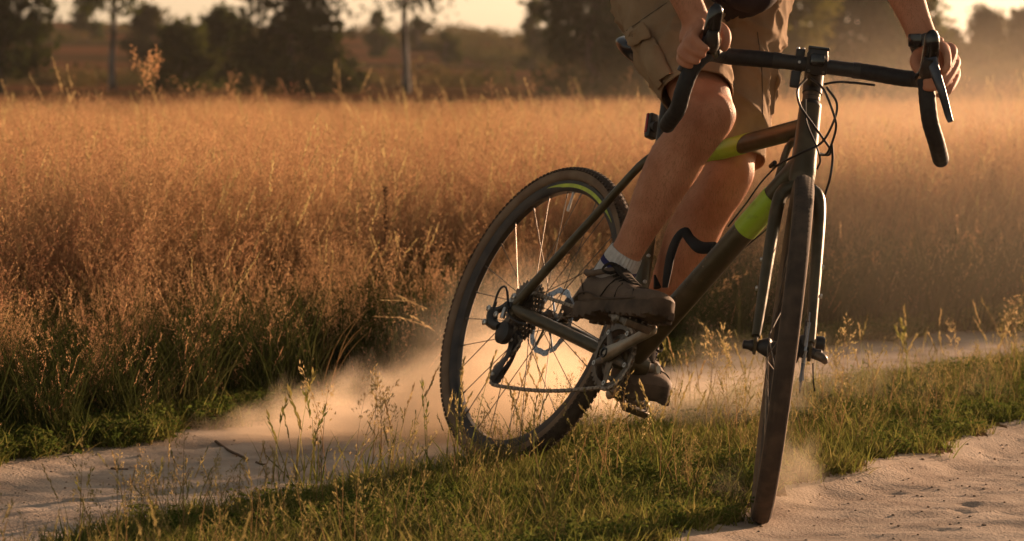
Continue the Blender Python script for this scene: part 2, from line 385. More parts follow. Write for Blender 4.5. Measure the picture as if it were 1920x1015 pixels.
def panicle(t, pts, ln, mi, nb=11, spread=.05, size=.0055):
    """airy branched seed head along the last part of a culm"""
    top = pts[-1]; a = (pts[-1]-pts[-2]).normalized()
    for k in range(nb):
        u = k/nb; o = top-a*ln*(1-u); az = U(0, 6.28); r = spread*(1-u*.75)*U(.5, 1.1)
        e = o+Vector((cos(az)*r, sin(az)*r, 0))+a*U(.4, 1.1)*r
        t.strip([o, e], [.0009, .0006], mi, (-sin(az), cos(az), 0))
        for q in range(4):
            pp = o.lerp(e, U(.35, 1.0)); t.seed(pp+Vector((U(-1, 1), U(-1, 1), U(-1, 1)))*.004, (e-o).normalized()*.6+Vector((U(-.5, .5), U(-.5, .5), U(.1, .7))), size*U(.8, 1.5), size*.42, mi)
def spike(t, pts, ln, mi, n=22, size=.008, wd=.0035, open_=.35):
    a = (pts[-1]-pts[-2]).normalized()
    for k in range(n):
        u = k/n; p = pts[-1]-a*ln*(1-u); az = U(0, 6.28)
        t.seed(p, a+Vector((cos(az), sin(az), 0))*open_*U(.5, 1.3), size*U(.8, 1.3), wd, mi)
def sgrass(kind, seed):
    random.seed(seed); t = Tuft([M_blade, M_stalk, M_panicle, M_seed, M_dock, M_turf, M_clover, M_midseed])
    if kind == 'reed':                                    # airy reddish bent grass
        for _ in range(11):
            az = U(0, 6.28); r = U(0, .09); b = (cos(az)*r, sin(az)*r, 0); p = culm(t, b, U(.42, .72), U(.02, .22), U(0, 6.28)); panicle(t, p, U(.15, .26), 2, 17, U(.04, .085), .0048)
        for _ in range(9):
            az = U(0, 6.28); r = U(0, .09); t.blade((cos(az)*r, sin(az)*r, 0), U(0, 6.28), U(.14, .34), U(.05, .4), U(.003, .006), 0, U(.3, 1.1))
    elif kind == 'straw':                                 # taller straw spikes
        for _ in range(6):
            az = U(0, 6.28); r = U(0, .08); p = culm(t, (cos(az)*r, sin(az)*r, 0), U(.45, .78), U(.02, .25), U(0, 6.28), w_=.003); spike(t, p, U(.08, .15), 3, 26, .011, .004, .4)
        for _ in range(5):
            az = U(0, 6.28); r = U(0, .08); p = culm(t, (cos(az)*r, sin(az)*r, 0), U(.35, .6), U(.02, .25), U(0, 6.28)); panicle(t, p, .16, 2, 10, .04)
        for _ in range(8):
            az = U(0, 6.28); r = U(0, .08); t.blade((cos(az)*r, sin(az)*r, 0), U(0, 6.28), U(.2, .4), U(.05, .35), U(.004, .008), 0, U(.3, 1.3))
    elif kind == 'edge':                                  # shorter, greener growth at the field's margin
        for _ in range(4):
            az = U(0, 6.28); r = U(0, .09); p = culm(t, (cos(az)*r, sin(az)*r, 0), U(.16, .42), U(.03, .35), U(0, 6.28), 0); (panicle(t, p, .12, 2, 9, .028) if random.random() < .6 else spike(t, p, .07, 2, 14, .008, .003))
        for _ in range(44):
            az = U(0, 6.28); r = U(0, .1); t.blade((cos(az)*r, sin(az)*r, 0), U(0, 6.28), U(.16, .42), U(.03, .4), U(.003, .006), 0, U(.3, 1.3))
    elif kind == 'dock':
        p = culm(t, (0, 0, 0), U(.5, .7), U(.02, .2), U(0, 6.28), 4, .004); spike(t, p, .2, 4, 60, .012, .006, 1.0)
    elif kind == 'turf':
        for _ in range(26):
            az = U(0, 6.28); r = U(0, .045); t.blade((cos(az)*r, sin(az)*r, -.003), U(0, 6.28), U(.025, .075), U(.1, .9), U(.002, .0042), 5, U(.2, 1.2), 4)
    elif kind == 'leafy':
        for _ in range(22):
            az = U(0, 6.28); r = U(0, .05); b = Vector((cos(az)*r, sin(az)*r, 0)); h = U(.01, .045); e = b+Vector((U(-.02, .02), U(-.02, .02), h)); t.strip([b, e], [.001, .001], 6, (1, 0, 0))
            for q in range(3):
                a2 = U(0, 6.28)+q*2.1; t.seed(e, (cos(a2), sin(a2), U(-.1, .5)), U(.007, .012), U(.005, .008), 6)
    elif kind == 'mid':                                   # knee-less strip grass with thin seed stems
        for _ in range(5):
            az = U(0, 6.28); r = U(0, .05); p = culm(t, (cos(az)*r, sin(az)*r, 0), U(.1, .24), U(.03, .4), U(0, 6.28), w_=.0018)
            (spike(t, p, U(.03, .07), 7, 14, .009, .003, .35) if random.random() < .65 else panicle(t, p, .09, 7, 8, .02))
        for _ in range(12):
            az = U(0, 6.28); r = U(0, .05); t.blade((cos(az)*r, sin(az)*r, 0), U(0, 6.28), U(.05, .15), U(.05, .6), U(.002, .004), 5, U(.3, 1.3), 5)
    elif kind == 'scrub':
        for _ in range(170):
            az = U(0, 6.28); r = .75*math.sqrt(U(0, 1)); z = U(.02, .55)*(1-(r/.9)**2); t.seed(Vector((cos(az)*r, sin(az)*r, z)), (U(-1, 1), U(-1, 1), U(0, 1)), U(.10, .2), U(.05, .1), 0)
    return t.obj(kind+'_tuft')
reed = [sgrass('reed', s) for s in range(7)]; straw = [sgrass('straw', 20+s) for s in range(3)]; edge = [sgrass('edge', 40+s) for s in range(5)]
dock = [sgrass('dock', 60)]; turf = [sgrass('turf', 70+s) for s in range(4)]; leafy = [sgrass('leafy', 80+s) for s in range(4)]; mid = [sgrass('mid', 90+s) for s in range(5)]
random.seed(11)
def ordered(*groups):
    """collection children are taken in name order, so number the tufts by it"""
    l = [t for g in groups for t in g]
    for i, t in enumerate(l): t.name = 'tuft_%03d' % i
    return l
def rand_pts(n, ymin, ymax, half, off=.8):
    y = np.sqrt(rng.uniform(ymin**2, ymax**2, n)); x = rng.uniform(-1, 1, n)*(half*y+off); return x, y
# tall meadow
rows = []
def put(x, y, kinds, smin, smax, tilt=.12, sink=.0):
    z = gz(x, y); n = len(x)
    sc = rng.uniform(smin, smax, n)*(1+.55*fbm(x*.55, y*.55, 3, 77))
    for i in range(n): rows.append((x[i], y[i], z[i]-sink, rng.normal(0, tilt), rng.normal(0, tilt), rng.uniform(0, 6.28), sc[i], rng.choice(kinds)))
n_r, n_s, n_e = len(reed), len(straw), len(edge)
K_reed = list(range(n_r)); K_str = list(range(n_r, n_r+n_s)); K_edge = list(range(n_r+n_s, n_r+n_s+n_e)); K_dock = [n_r+n_s+n_e]
mix = K_reed*5+K_str*3
def meadow(n, y0, y1, smin, smax, kinds, inner, outer=99, half=.22):
    n = int(n*1.3); half *= 1.27                           # the meadow goes on well past the edges of the picture
    x, y = rand_pts(n, y0, y1, half); dd = fe(y)+fbm(x*3, y*3, 3, 88)*.3-x
    # distance to the edge measured across the track
    k = (dd > inner) & (dd < outer) & (zone(x, y) == 0); put(x[k], y[k], kinds, smin, smax)
meadow(6000, 6.0, 11.5, .82, 1.1, mix, .95)
meadow(6000, 11.5, 15, .74, .95, mix, .5)
meadow(8500, 6.0, 13.5, .75, 1.05, K_edge, .06, 1.35)
meadow(1900, 6.0, 13.5, .5, .85, mix, .2, .95)
meadow(10000, 15, 24, .68, .86, mix, .5, half=.2)
meadow(330, 8.5, 21, 1.0, 1.22, K_str*2+K_reed, .9)
x, y = rand_pts(9000, 13, 27, .2); k = (fbm(x*.42, y*.3, 3, 151) > .07) & (fe(y)-x > .8); put(x[k], y[k], K_reed*3+K_str, .86, 1.12)
x, y = rand_pts(6000, 23, 40, .19); k = fbm(x*.3, y*.2, 3, 161) > .0; put(x[k], y[k], K_reed*3+K_str, .5, .78)
meadow(60, 8, 18, .8, 1.1, K_dock, .6)
meadow(13000, 24, 62, .22, .48, mix, .5, half=.18)
scatter('meadow_grass', rows, ordered(reed, straw, edge, dock), 'tall reddish dry meadow grass filling the field behind the track', 'grass')
# grass strip between the tracks, field foot and the far verge
rows = []
n_t, n_l, n_m = len(turf), len(leafy), len(mid)
K_t = list(range(n_t)); K_l = list(range(n_t, n_t+n_l)); K_m = list(range(n_t+n_l, n_t+n_l+n_m))
def strip(n, kinds, smin, smax, y0=4.6, y1=15, zn=(2,), dens=None, edge_in=0.0):
    y = rng.uniform(y0, y1, n); x = rng.uniform(-1, 1, n)*(.2*y+.5)
    k = np.isin(zone(x, y), zn)
    if edge_in: k &= (x > ml(y)+edge_in) & (x < mr(y)-edge_in)
    if dens is not None: k &= (fbm(x*3.1, y*3.1, 3, dens) > -.06)
    put(x[k], y[k], kinds, smin, smax, .15)
strip(50000, K_t, .7, 1.15); strip(15000, K_l, .7, 1.2, dens=101); strip(2900, K_m, .5, 1.0, edge_in=.08, dens=111)
strip(700, K_m, .8, 1.35, edge_in=.18)
# creeping plants along the foot of the tall grass
y = rng.uniform(5.5, 13, 30000); x = fe(y)+rng.uniform(-.42, .12, 30000); k = (zone(x, y) == 0) & (np.abs(x) < .2*y+.5); put(x[k], y[k], K_l+K_t*2, .8, 1.5, .15)
y = rng.uniform(5.5, 14, 400); x = rng.uniform(-1, 1, 400)*(.2*y+.5); k = np.isin(zone(x, y), (1, 3)) & (fbm(x*2, y*2, 2, 131) > .1); put(x[k], y[k], K_l+K_t, .35, .6, .1)
strip(6000, K_t+K_l, .8, 1.2, zn=(4,))
scatter('strip_grass', rows, ordered(turf, leafy, mid), 'short green grass and creeping plants on the strip between tracks', 'grass')
# low scrub on the far meadow and slopes
rows = []
M_blade_keep = M_blade
scr = []
for s in range(3):
    o = sgrass('scrub', 120+s); o.data.materials[0] = M_scrub; scr.append(o)
random.seed(12)
n = 1700; y = rng.uniform(82, 250, n); x = rng.uniform(-1, 1, n)*(.2*y+2); k = fbm(x*.05, y*.035, 3, 140) > .02; put(x[k], y[k], [0, 1, 2], .7, 1.6, .05)
scatter('low_scrub', rows, ordered(scr), 'low patchy scrub on the slopes far beyond the meadow', 'scrub')

# ------------------------------------------------------------------ trees and bushes
def crown_mesh(name, wd, h0, h1, mat, n, seed, leaf, shape='round', clump=.5):
    r = np.random.default_rng(seed); hh = h1-h0; nc = max(14, n//55); n = int(n*1.6); C = []
    while len(C) < nc:
        u = r.uniform(0, 1); a = r.uniform(0, 2*pi)
        prof = {'round': math.sqrt(max(0, 1-(2*u-1)**2))*.9+.12, 'cone': (1-u)*.95+.08, 'bush': math.sqrt(max(0, 1-u**2.2)), 'full': math.sqrt(max(0, 1-u**2.6))*.85+.12, 'birch': math.sqrt(max(0, 1-(1.7*u-.7)**2))*.8+.1}[shape]
        rr = prof*wd/2*math.sqrt(r.uniform(.12, 1))*r.uniform(.75, 1.12)
        C.append((rr*cos(a), rr*sin(a), h0+u*hh))
    C = np.array(C); ci = r.integers(0, nc, n)
    P = C[ci]+r.normal(0, 1, (n, 3))*np.array([1, 1, .75])*clump*r.uniform(.5, 1.2, nc)[ci][:, None]
    P[:, 2] = np.maximum(P[:, 2], .02)
    d = r.normal(0, 1, (n, 3)); d /= np.linalg.norm(d, axis=1)[:, None]; e = np.cross(d, r.normal(0, 1, (n, 3))); e /= np.linalg.norm(e, axis=1)[:, None]
    L = leaf*r.uniform(.6, 1.4, n)[:, None]
    V = np.stack([P-d*L, P+e*L*.55, P+d*L, P-e*L*.55], 1).reshape(-1, 3)
    me = bpy.data.meshes.new(name); me.from_pydata(V.tolist(), [], np.arange(n*4).reshape(-1, 4).tolist()); me.materials.append(mat); return me
def tree(name, px, d, wpx, top, mat, label, cat, shape='round', n=2600, leaf=.11, h0f=.0, trunk_px=10, bark=None, seed=0, clump=None, group=None, lean=0, crown_px=None, base=None):
    x = (px-960)/FPX*d; y = d; z = float(gz(x, y)); s = d/FPX
    h = CAM_H+((507.5-top)/FPX-math.tan(CAM_PITCH))*d-z; wd = wpx*s
    root = empty(name, (x, y, z)); tag(root, label, cat, group)
    h0 = h*h0f; random.seed(seed); tr = trunk_px*s/2
    mb = MB(); bx = lean*h*.5
    hm = h*.8
    mb.tube([(0, 0, -.2), (tr*.9*U(-1, 1), 0, hm*.12), (bx*.2+tr*1.3*U(-1, 1), 0, hm*.25), (bx*.6, .05, hm*.6), (bx, 0, hm)], [tr*1.5, tr*1.05, tr*.9, tr*.7, tr*.25], 8, 18)
    for k in range(9):
        u = U(max(.3, h0f), .95); a = U(0, 6.28); p0 = Vector((bx*u, 0, hm*u)); ln = wd*.5*U(.5, .95)
        p2 = p0+Vector((cos(a)*ln, sin(a)*ln, ln*U(.15, .7))); mb.tube([p0, p0.lerp(p2, .5)+Vector((0, 0, ln*.12)), p2], [tr*.4*(1-u*.5), tr*.22, tr*.08], 5, 6)
    mb.build('trunk', bark or M_bark2, root)
    me = crown_mesh('crown', wd, h0, h, mat, n, seed, leaf, shape, clump or wd*.11)
    link('crown', me, root)
    return root
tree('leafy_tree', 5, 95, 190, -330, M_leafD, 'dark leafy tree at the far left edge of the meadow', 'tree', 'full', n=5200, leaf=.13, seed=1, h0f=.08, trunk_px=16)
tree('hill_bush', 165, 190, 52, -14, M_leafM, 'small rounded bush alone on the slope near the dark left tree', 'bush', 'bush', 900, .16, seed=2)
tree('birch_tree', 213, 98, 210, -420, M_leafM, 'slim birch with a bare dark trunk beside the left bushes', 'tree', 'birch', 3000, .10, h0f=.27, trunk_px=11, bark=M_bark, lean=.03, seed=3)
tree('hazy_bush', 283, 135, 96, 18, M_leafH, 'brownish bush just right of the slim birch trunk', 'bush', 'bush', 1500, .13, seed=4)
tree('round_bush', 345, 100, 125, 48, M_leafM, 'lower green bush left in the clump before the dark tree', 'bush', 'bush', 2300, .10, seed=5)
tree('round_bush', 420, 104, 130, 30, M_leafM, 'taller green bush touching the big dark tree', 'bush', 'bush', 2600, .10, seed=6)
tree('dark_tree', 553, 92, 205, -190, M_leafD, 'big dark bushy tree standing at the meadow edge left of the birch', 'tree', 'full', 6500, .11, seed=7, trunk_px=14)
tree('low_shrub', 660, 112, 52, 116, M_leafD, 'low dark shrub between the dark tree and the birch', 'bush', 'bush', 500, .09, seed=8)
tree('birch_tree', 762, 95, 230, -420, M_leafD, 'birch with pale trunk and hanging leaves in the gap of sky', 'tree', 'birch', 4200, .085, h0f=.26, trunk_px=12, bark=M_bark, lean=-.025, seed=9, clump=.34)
tree('hill_bush', 708, 172, 52, 28, M_leafM, 'narrow bush on the slope left of the pale birch trunk', 'bush', 'bush', 900, .16, seed=10)
tree('hill_bush', 785, 182, 62, 40, M_leafH, 'faint bush on the slope right behind the pale birch trunk', 'bush', 'bush', 800, .16, seed=11)
tree('hill_bush', 836, 165, 46, 62, M_leafM, 'small round bush lowest on the open slope', 'bush', 'bush', 800, .14, seed=12)
tree('slender_tree', 1000, 150, 62, 4, M_leafM, 'thin pointed tree at the right end of the open slope', 'tree', 'cone', 1200, .13, seed=13)
tree('round_bush', 1042, 140, 70, 42, M_leafM, 'bush filling in beside the thin pointed tree', 'bush', 'bush', 1300, .13, seed=14)
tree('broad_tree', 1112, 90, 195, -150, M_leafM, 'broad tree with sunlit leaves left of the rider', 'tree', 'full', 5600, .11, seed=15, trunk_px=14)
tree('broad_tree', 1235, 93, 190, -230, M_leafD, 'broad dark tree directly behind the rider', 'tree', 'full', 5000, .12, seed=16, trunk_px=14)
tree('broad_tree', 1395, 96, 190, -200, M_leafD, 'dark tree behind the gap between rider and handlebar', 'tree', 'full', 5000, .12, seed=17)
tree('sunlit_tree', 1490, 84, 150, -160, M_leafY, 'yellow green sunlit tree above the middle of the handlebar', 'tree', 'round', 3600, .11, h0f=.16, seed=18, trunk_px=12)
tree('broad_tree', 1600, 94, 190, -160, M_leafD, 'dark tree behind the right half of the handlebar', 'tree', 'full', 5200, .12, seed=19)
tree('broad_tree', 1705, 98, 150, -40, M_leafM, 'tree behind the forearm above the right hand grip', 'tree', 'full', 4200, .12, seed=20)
tree('pine_tree', 1775, 160, 78, 62, M_leafH, 'hazy tree just right of the forearm, lower than its neighbour', 'tree', 'cone', 1700, .16, seed=21)
tree('pine_tree', 1848, 162, 105, 18, M_leafH, 'tallest hazy pointed tree under the right patch of sky', 'tree', 'cone', 2200, .17, seed=22)
tree('pine_tree', 1918, 158, 100, 30, M_leafH, 'hazy pointed tree cut by the right edge of view', 'tree', 'cone', 2000, .17, seed=23)
tree('hazy_bush', 1815, 150, 170, 108, M_leafH, 'wide hazy bush in front of the pointed trees', 'bush', 'bush', 2600, .14, seed=24)

# ------------------------------------------------------------------ bicycle
BM = Matrix(((0.5157412043975829, 0.8020592311726855, 0.3011843285717424), (-0.8565311874844408, 0.49054463257720066, 0.16037546045512308), (-0.019113737285634824, -0.3406860037342006, 0.9399828253253333)))
BT = Vector((-.0517237, 7.662972, 0))
HA = 1.276138; AX = Vector((-cos(HA), 0, sin(HA))); PERP = Vector((sin(HA), 0, cos(HA)))
FH = Vector((.99167, 0, .357908)); BASE = FH-PERP*.048
SR = Matrix.Rotation(-.6324933, 3, AX)
def SF(v): return SR@(Vector(v)-BASE)+BASE                # steering: front assembly -> bike frame
def bw(v): return BM@Vector(v)+BT
bike = empty('bicycle', BT); bike.rotation_euler = BM.to_euler()
tag(bike, 'olive gravel bicycle with lime green bands, leaning hard in a rear wheel skid', 'bicycle')
RH = Vector((0, 0, .35)); BB = Vector((.4276, 0, .28137)); SD = Vector((-cos(radians(73.5)), 0, sin(radians(73.5))))
HB = BASE+AX*.4005; HT = BASE+AX*.5516
def lerp(a, b, t): return Vector(a).lerp(Vector(b), t)
# main tubes
MB().tube([HB-AX*.006, HB, HB+AX*.02, HT-AX*.012, HT], [.027, .0275, .0265, .0235, .0235], 24).build('head_tube', M_paint, bike)
TT0 = lerp(HB, HT, .70); TT1 = BB+SD*.455
DT0 = lerp(HB, HT, .16); DT1 = BB+Vector((0, 0, .012))
MB().tube([TT0, lerp(TT0, TT1, .5), TT1], [.021, .0195, .017], 20, 12, ref=(0, 1, 0)).build('top_tube', M_paint, bike)
MB().tube([DT0, lerp(DT0, DT1, .12), lerp(DT0, DT1, .5), DT1], [.027, .0255, .0255, .0265], 24, 16, ref=(0, 1, 0)).build('down_tube', M_paint, bike)
MB().tube([DT0+AX*.055, lerp(TT0, TT1, .09)-Vector((0, 0, .03)), lerp(DT0, DT1, .16)+Vector((-.005, 0, .015))], [.012, .008, .01], 10, 8).build('gusset', M_paint, bike)
def band(a, b, r, cut):
    mb = MB(); d = (Vector(b)-Vector(a)).normalized(); u = d.cross(Vector((0, 1, 0))).normalized(); v = Vector((0, 1, 0)); n = 28; vs = []
    for e, (p, k) in enumerate(((a, cut), (a, cut), (b, 0), (b, 0))):
        for j in range(n):
            q = 2*pi*j/n; rr = r if e in (1, 2) else r-.0022
            vs.append(Vector(p)+d*(k*cos(q))+(u*cos(q)+v*sin(q))*rr)
    mb.add(vs, [(k*n+j, k*n+(j+1) % n, (k+1)*n+(j+1) % n, (k+1)*n+j) for k in range(3) for j in range(n)]); return mb
band(lerp(TT0, TT1, .40), lerp(TT0, TT1, .80), .0206, .017).build('lime_band', M_green, bike)
band(lerp(DT0, DT1, .165), lerp(DT0, DT1, .335), .0268, 0).build('lime_band', M_green, bike)
mb = MB(); random.seed(5)
dd = (DT1-DT0).normalized(); uu = dd.cross(Vector((0, 1, 0))).normalized()
for k in range(26):                                       # scuffs on the lime band
    a = U(2.2, 5.0); p = lerp(DT0, DT1, U(.18, .325)); nrm = uu*cos(a)+Vector((0, 1, 0))*sin(a)*-1
    t_ = nrm.cross(dd); l = U(.001, .004); q = p+nrm*.02705
    mb.add([q-dd*l-t_*l*.3, q+dd*l-t_*l*.2, q+dd*l*.8+t_*l*.4, q-dd*l*.6+t_*l*.3], [(0, 1, 2, 3)])
mb.build('scuff_marks', M_lime_dark, bike, sm=False)
mb = MB()
for k in range(150):                                      # dried mud specks thrown up along the down tube
    a = U(1.2, 5.2); p = lerp(DT0, DT1, 1-U(.02, .8)**1.4); nrm = uu*cos(a)+Vector((0, 1, 0))*sin(a)*-1
    t_ = nrm.cross(dd); l = U(.0006, .0022); q = p+nrm*.0258; mb.lathe([(l, 0), (l*.7, .0007), (l*.2, .001)], q, nrm, 6)
mb.build('mud_specks', M_mud, bike, sm=False, kind='stuff')
MB().tube([BB, BB+SD*.5], .0165, 18).build('seat_tube', M_paint, bike)
MB().tube([BB+SD*.47, BB+SD*.50], .0195, 18).build('seat_clamp', M_black, bike)
MB().lathe([(.021, -.037), (.024, -.034), (.024, .034), (.021, .037)], BB, (0, 1, 0), 24).build('bottom_bracket', M_paint, bike)
for s in (-1, 1):
    MB().tube([BB+SD*.475+Vector((0, s*.016, 0)), BB+SD*.445+Vector((-.025, s*.034, -.005)), (.15, s*.048, .54), (.045, s*.060, .405), (.02, s*.064, .368), (.004, s*.066, .35)], [.0085, .009, .0098, .0108, .0105, .009], 14, 26).build('seat_stay', M_paint, bike)
    MB().tube([BB+Vector((-.01, s*.030, 0)), lerp(BB+Vector((0, s*.030, 0)), (.03, s*.062, .342), .5), (.05, s*.061, .339), (.004, s*.066, .35)], [.0135, .0140, .0138, .009], 14, 24).build('chain_stay', M_paint, bike)
    MB().box((.006, s*.0665, .352), (.036, .007, .044), Matrix.Rotation(.3, 3, 'Y'), .003).build('dropout', M_paint, bike)
    MB().tube([(.004, s*.060, .35), (.004, s*.077, .35)], .0085, 14).build('axle_end', M_black, bike)
def bolt(p, d, r=.0045, name='bolt', mat=None, par=None, xf=None):
    return MB(xf).lathe([(r, 0), (r, .003), (r*.75, .0045), (r*.4, .0046), (r*.35, .002)], p, d, 10).build(name, mat or M_silver, par or bike)
for L_ in (.245, .185): bolt(BB+SD*L_+Vector((.016, -.004, 0)), (1, -.35, .3))
# seat post, saddle, rear light
MB().tube([BB+SD*.49, BB+SD*.685], .0136, 16).build('seat_post', M_black, bike)
SC = BB+SD*.72
mb = MB(); sec = [(-.145, .062, .016), (-.14, .070, .024), (-.10, .074, .030), (-.04, .056, .030), (.03, .030, .027), (.10, .021, .024), (.132, .017, .018), (.138, .010, .008)]
mb.tube([(SC.x+x, 0, SC.z+.004*(x > .1)+(.012 if x < -.1 else 0), b, c) for x, b, c in sec], None, 20, 30, ref=(0, 1, 0)).build('saddle', M_saddle, bike)
for s in (-1, 1): MB().tube([SC+Vector((-.09, s*.022, -.012)), SC+Vector((-.04, s*.022, -.034)), SC+Vector((.04, s*.02, -.034)), SC+Vector((.10, s*.01, -.012))], .0036, 8, 16).build('saddle_rail', M_dark_steel, bike)
LP = Vector((.226, .0, .808)); LR = Matrix.Rotation(-.29, 3, 'Y')
lt = MB().box(LP, (.020, .026, .058), LR, .005).build('rear_light', M_black, bike)
MB().box(LP+Vector((-.0105, 0, .002)), (.006, .022, .050), LR, .002).build('red_lens', M_red, lt)
MB().box(LP+Vector((-.004, -.0135, .004)), (.008, .003, .045), LR, .001).build('red_lens', M_red, lt)
MB().tube([LP+Vector((.008, 0, .0)), LP+Vector((.020, 0, 0))], .012, 14).build('mount_strap', M_black, lt)
# wheels
def wheel(c, name, rear, xf=None):
    root = empty(name, (0, 0, 0), bike); R0, tw = .350, .0205
    mk = lambda: MB(xf)
    # tyre: carcass with tan side walls, tread band with knobs
    sec = [(R0-.019+.0192*sin(a), .0202*cos(a)) for a in np.linspace(-.62, pi+.62, 19)]
    mk().ring(sec+[(R0-.033, -.010), (R0-.033, .010)], c, 120).build('tyre', M_wall, root)
    sec = [(R0-.019+.0196*sin(a), .0207*cos(a)) for a in np.linspace(.42, pi-.42, 13)]
    sec2 = [(r-.002, y*.97) for r, y in sec[::-1]]
    tread = mk().ring(sec+sec2, c, 120).build('tread', M_tyre, root)
    kb = mk(); N_ = 150; KN = ((.50, .0085, .0045, .0026), (pi-.50, .0085, .0045, .0026), (.86, .0065, .0035, .0013), (pi-.86, .0065, .0035, .0013), (1.22, .005, .003, .0008), (pi-1.22, .005, .003, .0008), (pi/2, .006, .0025, .0007))
    for j in range(N_):
        for q, (ang, ln, wd_, h_) in enumerate(KN):
            if not rear and q < 2: continue
            a = 2*pi*(j+(.5 if q in (2, 3, 6) else 0))/N_; rr = R0-.019+.0196*sin(ang); yy = .0207*cos(ang)
            er = Vector((cos(a), 0, sin(a))); et = Vector((-sin(a), 0, cos(a))); n_ = er*sin(ang)+Vector((0, 1, 0))*cos(ang); b_ = et.cross(n_)
            p = Vector(c)+er*rr+Vector((0, yy, 0))+n_*(h_*.5)
            h_ *= 1 if rear else .5; kb.box(p, (ln, wd_, h_*1.3), Matrix((et, b_, n_)).transposed())
    kb.build('tread_knobs', M_tyre, root, sm=False, kind='stuff')
    rim = mk().ring([(.3165, -.0125), (.3165, -.0105), (.310, -.010), (.310, .010), (.3165, .0105), (.3165, .0125), (.300, .0125), (.2925, .007), (.2918, 0), (.2925, -.007), (.300, -.0125)], c, 96).build('rim', M_rim, root)
    # hub
    mk().lathe([(.008, -.06), (.009, -.05), (.012, -.048), (.027 if rear else .020, -.030), (.027 if rear else .020, -.027), (.014, -.022), (.013, 0), (.014, .024), (.024, .029), (.024, .032), (.012, .036), (.012, .046), (.008, .056)], c, (0, 1, 0), 24).build('hub', M_black, root)
    ns = 28; fr = .024; fl = .030
    for j in range(ns):
        side = 1 if j % 2 else -1; lead = 1 if (j//2) % 2 else -1
        a = 2*pi*(j+.5)/ns; ah = a+lead*radians(72)+.0
        p0 = Vector(c)+Vector((fr*cos(ah), side*fl, fr*sin(ah))); p1 = Vector(c)+Vector((.2925*cos(a), side*.002, .2925*sin(a)))
        sp = mk().tube([p0, p1], .00105, 6).build('spoke', M_dark_steel if j % 7 else M_steel, root)
        mk().tube([lerp(p0, p1, .955), p1], .0019, 6).build('nipple', M_steel, sp)
    # brake rotor on the left
    rt = mk(); n_ = 72; ro, ri = .080, .066
    vs = []; yc = .045
    for j in range(n_):
        a = 2*pi*j/n_; w1 = ro+.0015*math.copysign(1, sin(a*12)); w2 = ri+.0015*sin(a*12)
        for r_, y_ in ((w1, -.0009), (w1, .0009), (w2, .0009), (w2, -.0009)): vs.append((c[0]+r_*cos(a), c[1]+yc+y_, c[2]+r_*sin(a)))
    rt.add(vs, [(j*4+q, ((j+1) % n_)*4+q, ((j+1) % n_)*4+(q+1) % 4, j*4+(q+1) % 4) for j in range(n_) for q in range(4)])
    for j in range(6):
        a = 2*pi*j/6; p0 = Vector(c)+Vector((.022*cos(a-.5), yc, .022*sin(a-.5))); p1 = Vector(c)+Vector((ri*cos(a)*1.02, yc, ri*sin(a)*1.02))
        rt.tube([p0, lerp(p0, p1, .5)+Vector((0, 0, .003)), p1], [.004, .003, .004], 4, 6, ref=(0, 1, 0), rb=[.001]*3)
    rt.lathe([(.022, -.002), (.022, .002)], Vector(c)+Vector((0, yc, 0)), (0, 1, 0), 24)
    rto = rt.build('brake_rotor', M_rotor, root)
    hl = mk()
    for j in range(48):
        a = 2*pi*j/48; r_ = .0725+(.0035 if j % 2 else -.0035); hl.lathe([(.0017, -.0011), (.0017, .0011)], Vector(c)+Vector((r_*cos(a), yc, r_*sin(a))), (0, 1, 0), 6)
    hl.build('rotor_holes', M_black, rto, sm=False, kind='stuff')
    return root
rw = wheel(RH, 'rear_wheel', True)
fw_ = wheel(FH, 'front_wheel', False, SF)
# lime arc decal and valve on the rear wheel
def arc_decal(c, a0, a1, side, xf, root):
    mb = MB(xf); n_ = 40; vs = []
    for k in range(n_+1):
        u = k/n_; a = a0+(a1-a0)*u; r2 = .3085; r1 = .3085-.0085*min(1, u*5, (1-u)*5+.05); y1 = side*(.0125+.0007)
        vs += [(c[0]+r2*cos(a), y1, c[2]+r2*sin(a)), (c[0]+r1*cos(a), y1, c[2]+r1*sin(a)), (c[0]+r2*cos(a), y1-side*.0006, c[2]+r2*sin(a)), (c[0]+r1*cos(a), y1-side*.0006, c[2]+r1*sin(a))]
    fs = []
    for k in range(n_): fs += [(4*k, 4*k+4, 4*k+5, 4*k+1), (4*k+2, 4*k+3, 4*k+7, 4*k+6), (4*k, 4*k+2, 4*k+6, 4*k+4), (4*k+1, 4*k+5, 4*k+7, 4*k+3)]
    mb.add(vs, fs); return mb.build('rim_decal', M_lime_decal, root)
arc_decal(RH, radians(109), radians(48), -1, None, rw); arc_decal(RH, radians(109), radians(48), 1, None, rw)
va = radians(91); er = Vector((cos(va), 0, sin(va)))
MB().tube([RH+er*.292, RH+er*.262, RH+er*.258, RH+er*.247], [.0032, .003, .0042, .0036], 8).build('valve', M_silver, rw)
# cassette
cs = empty('cassette', (0, 0, 0), bike)
teeth = [11, 13, 15, 17, 19, 21, 24, 28, 32, 36]
for k, T_ in enumerate(teeth):
    y_ = -.060+k*.0031; r0 = T_*.0127/(2*pi); n_ = T_*4; vs = []
    for j in range(n_):
        a = 2*pi*j/n_; r_ = r0+(.0035 if j % 4 in (0, 1) else -.0025)
        for rr, yy in ((r_, -.0008), (r_, .0008), (max(.014, r0-.011), .0008), (max(.014, r0-.011), -.0008)): vs.append((rr*cos(a), y_+yy, .35+rr*sin(a)))
    MB().add(vs, [(j*4+q, ((j+1) % n_)*4+q, ((j+1) % n_)*4+(q+1) % 4, j*4+(q+1) % 4) for j in range(n_) for q in range(4)]).build('sprocket', M_dark_steel, cs, sm=False)
MB().tube([(0, -.061, .35), (0, -.03, .35)], .017, 20).build('lockring', M_black, cs)
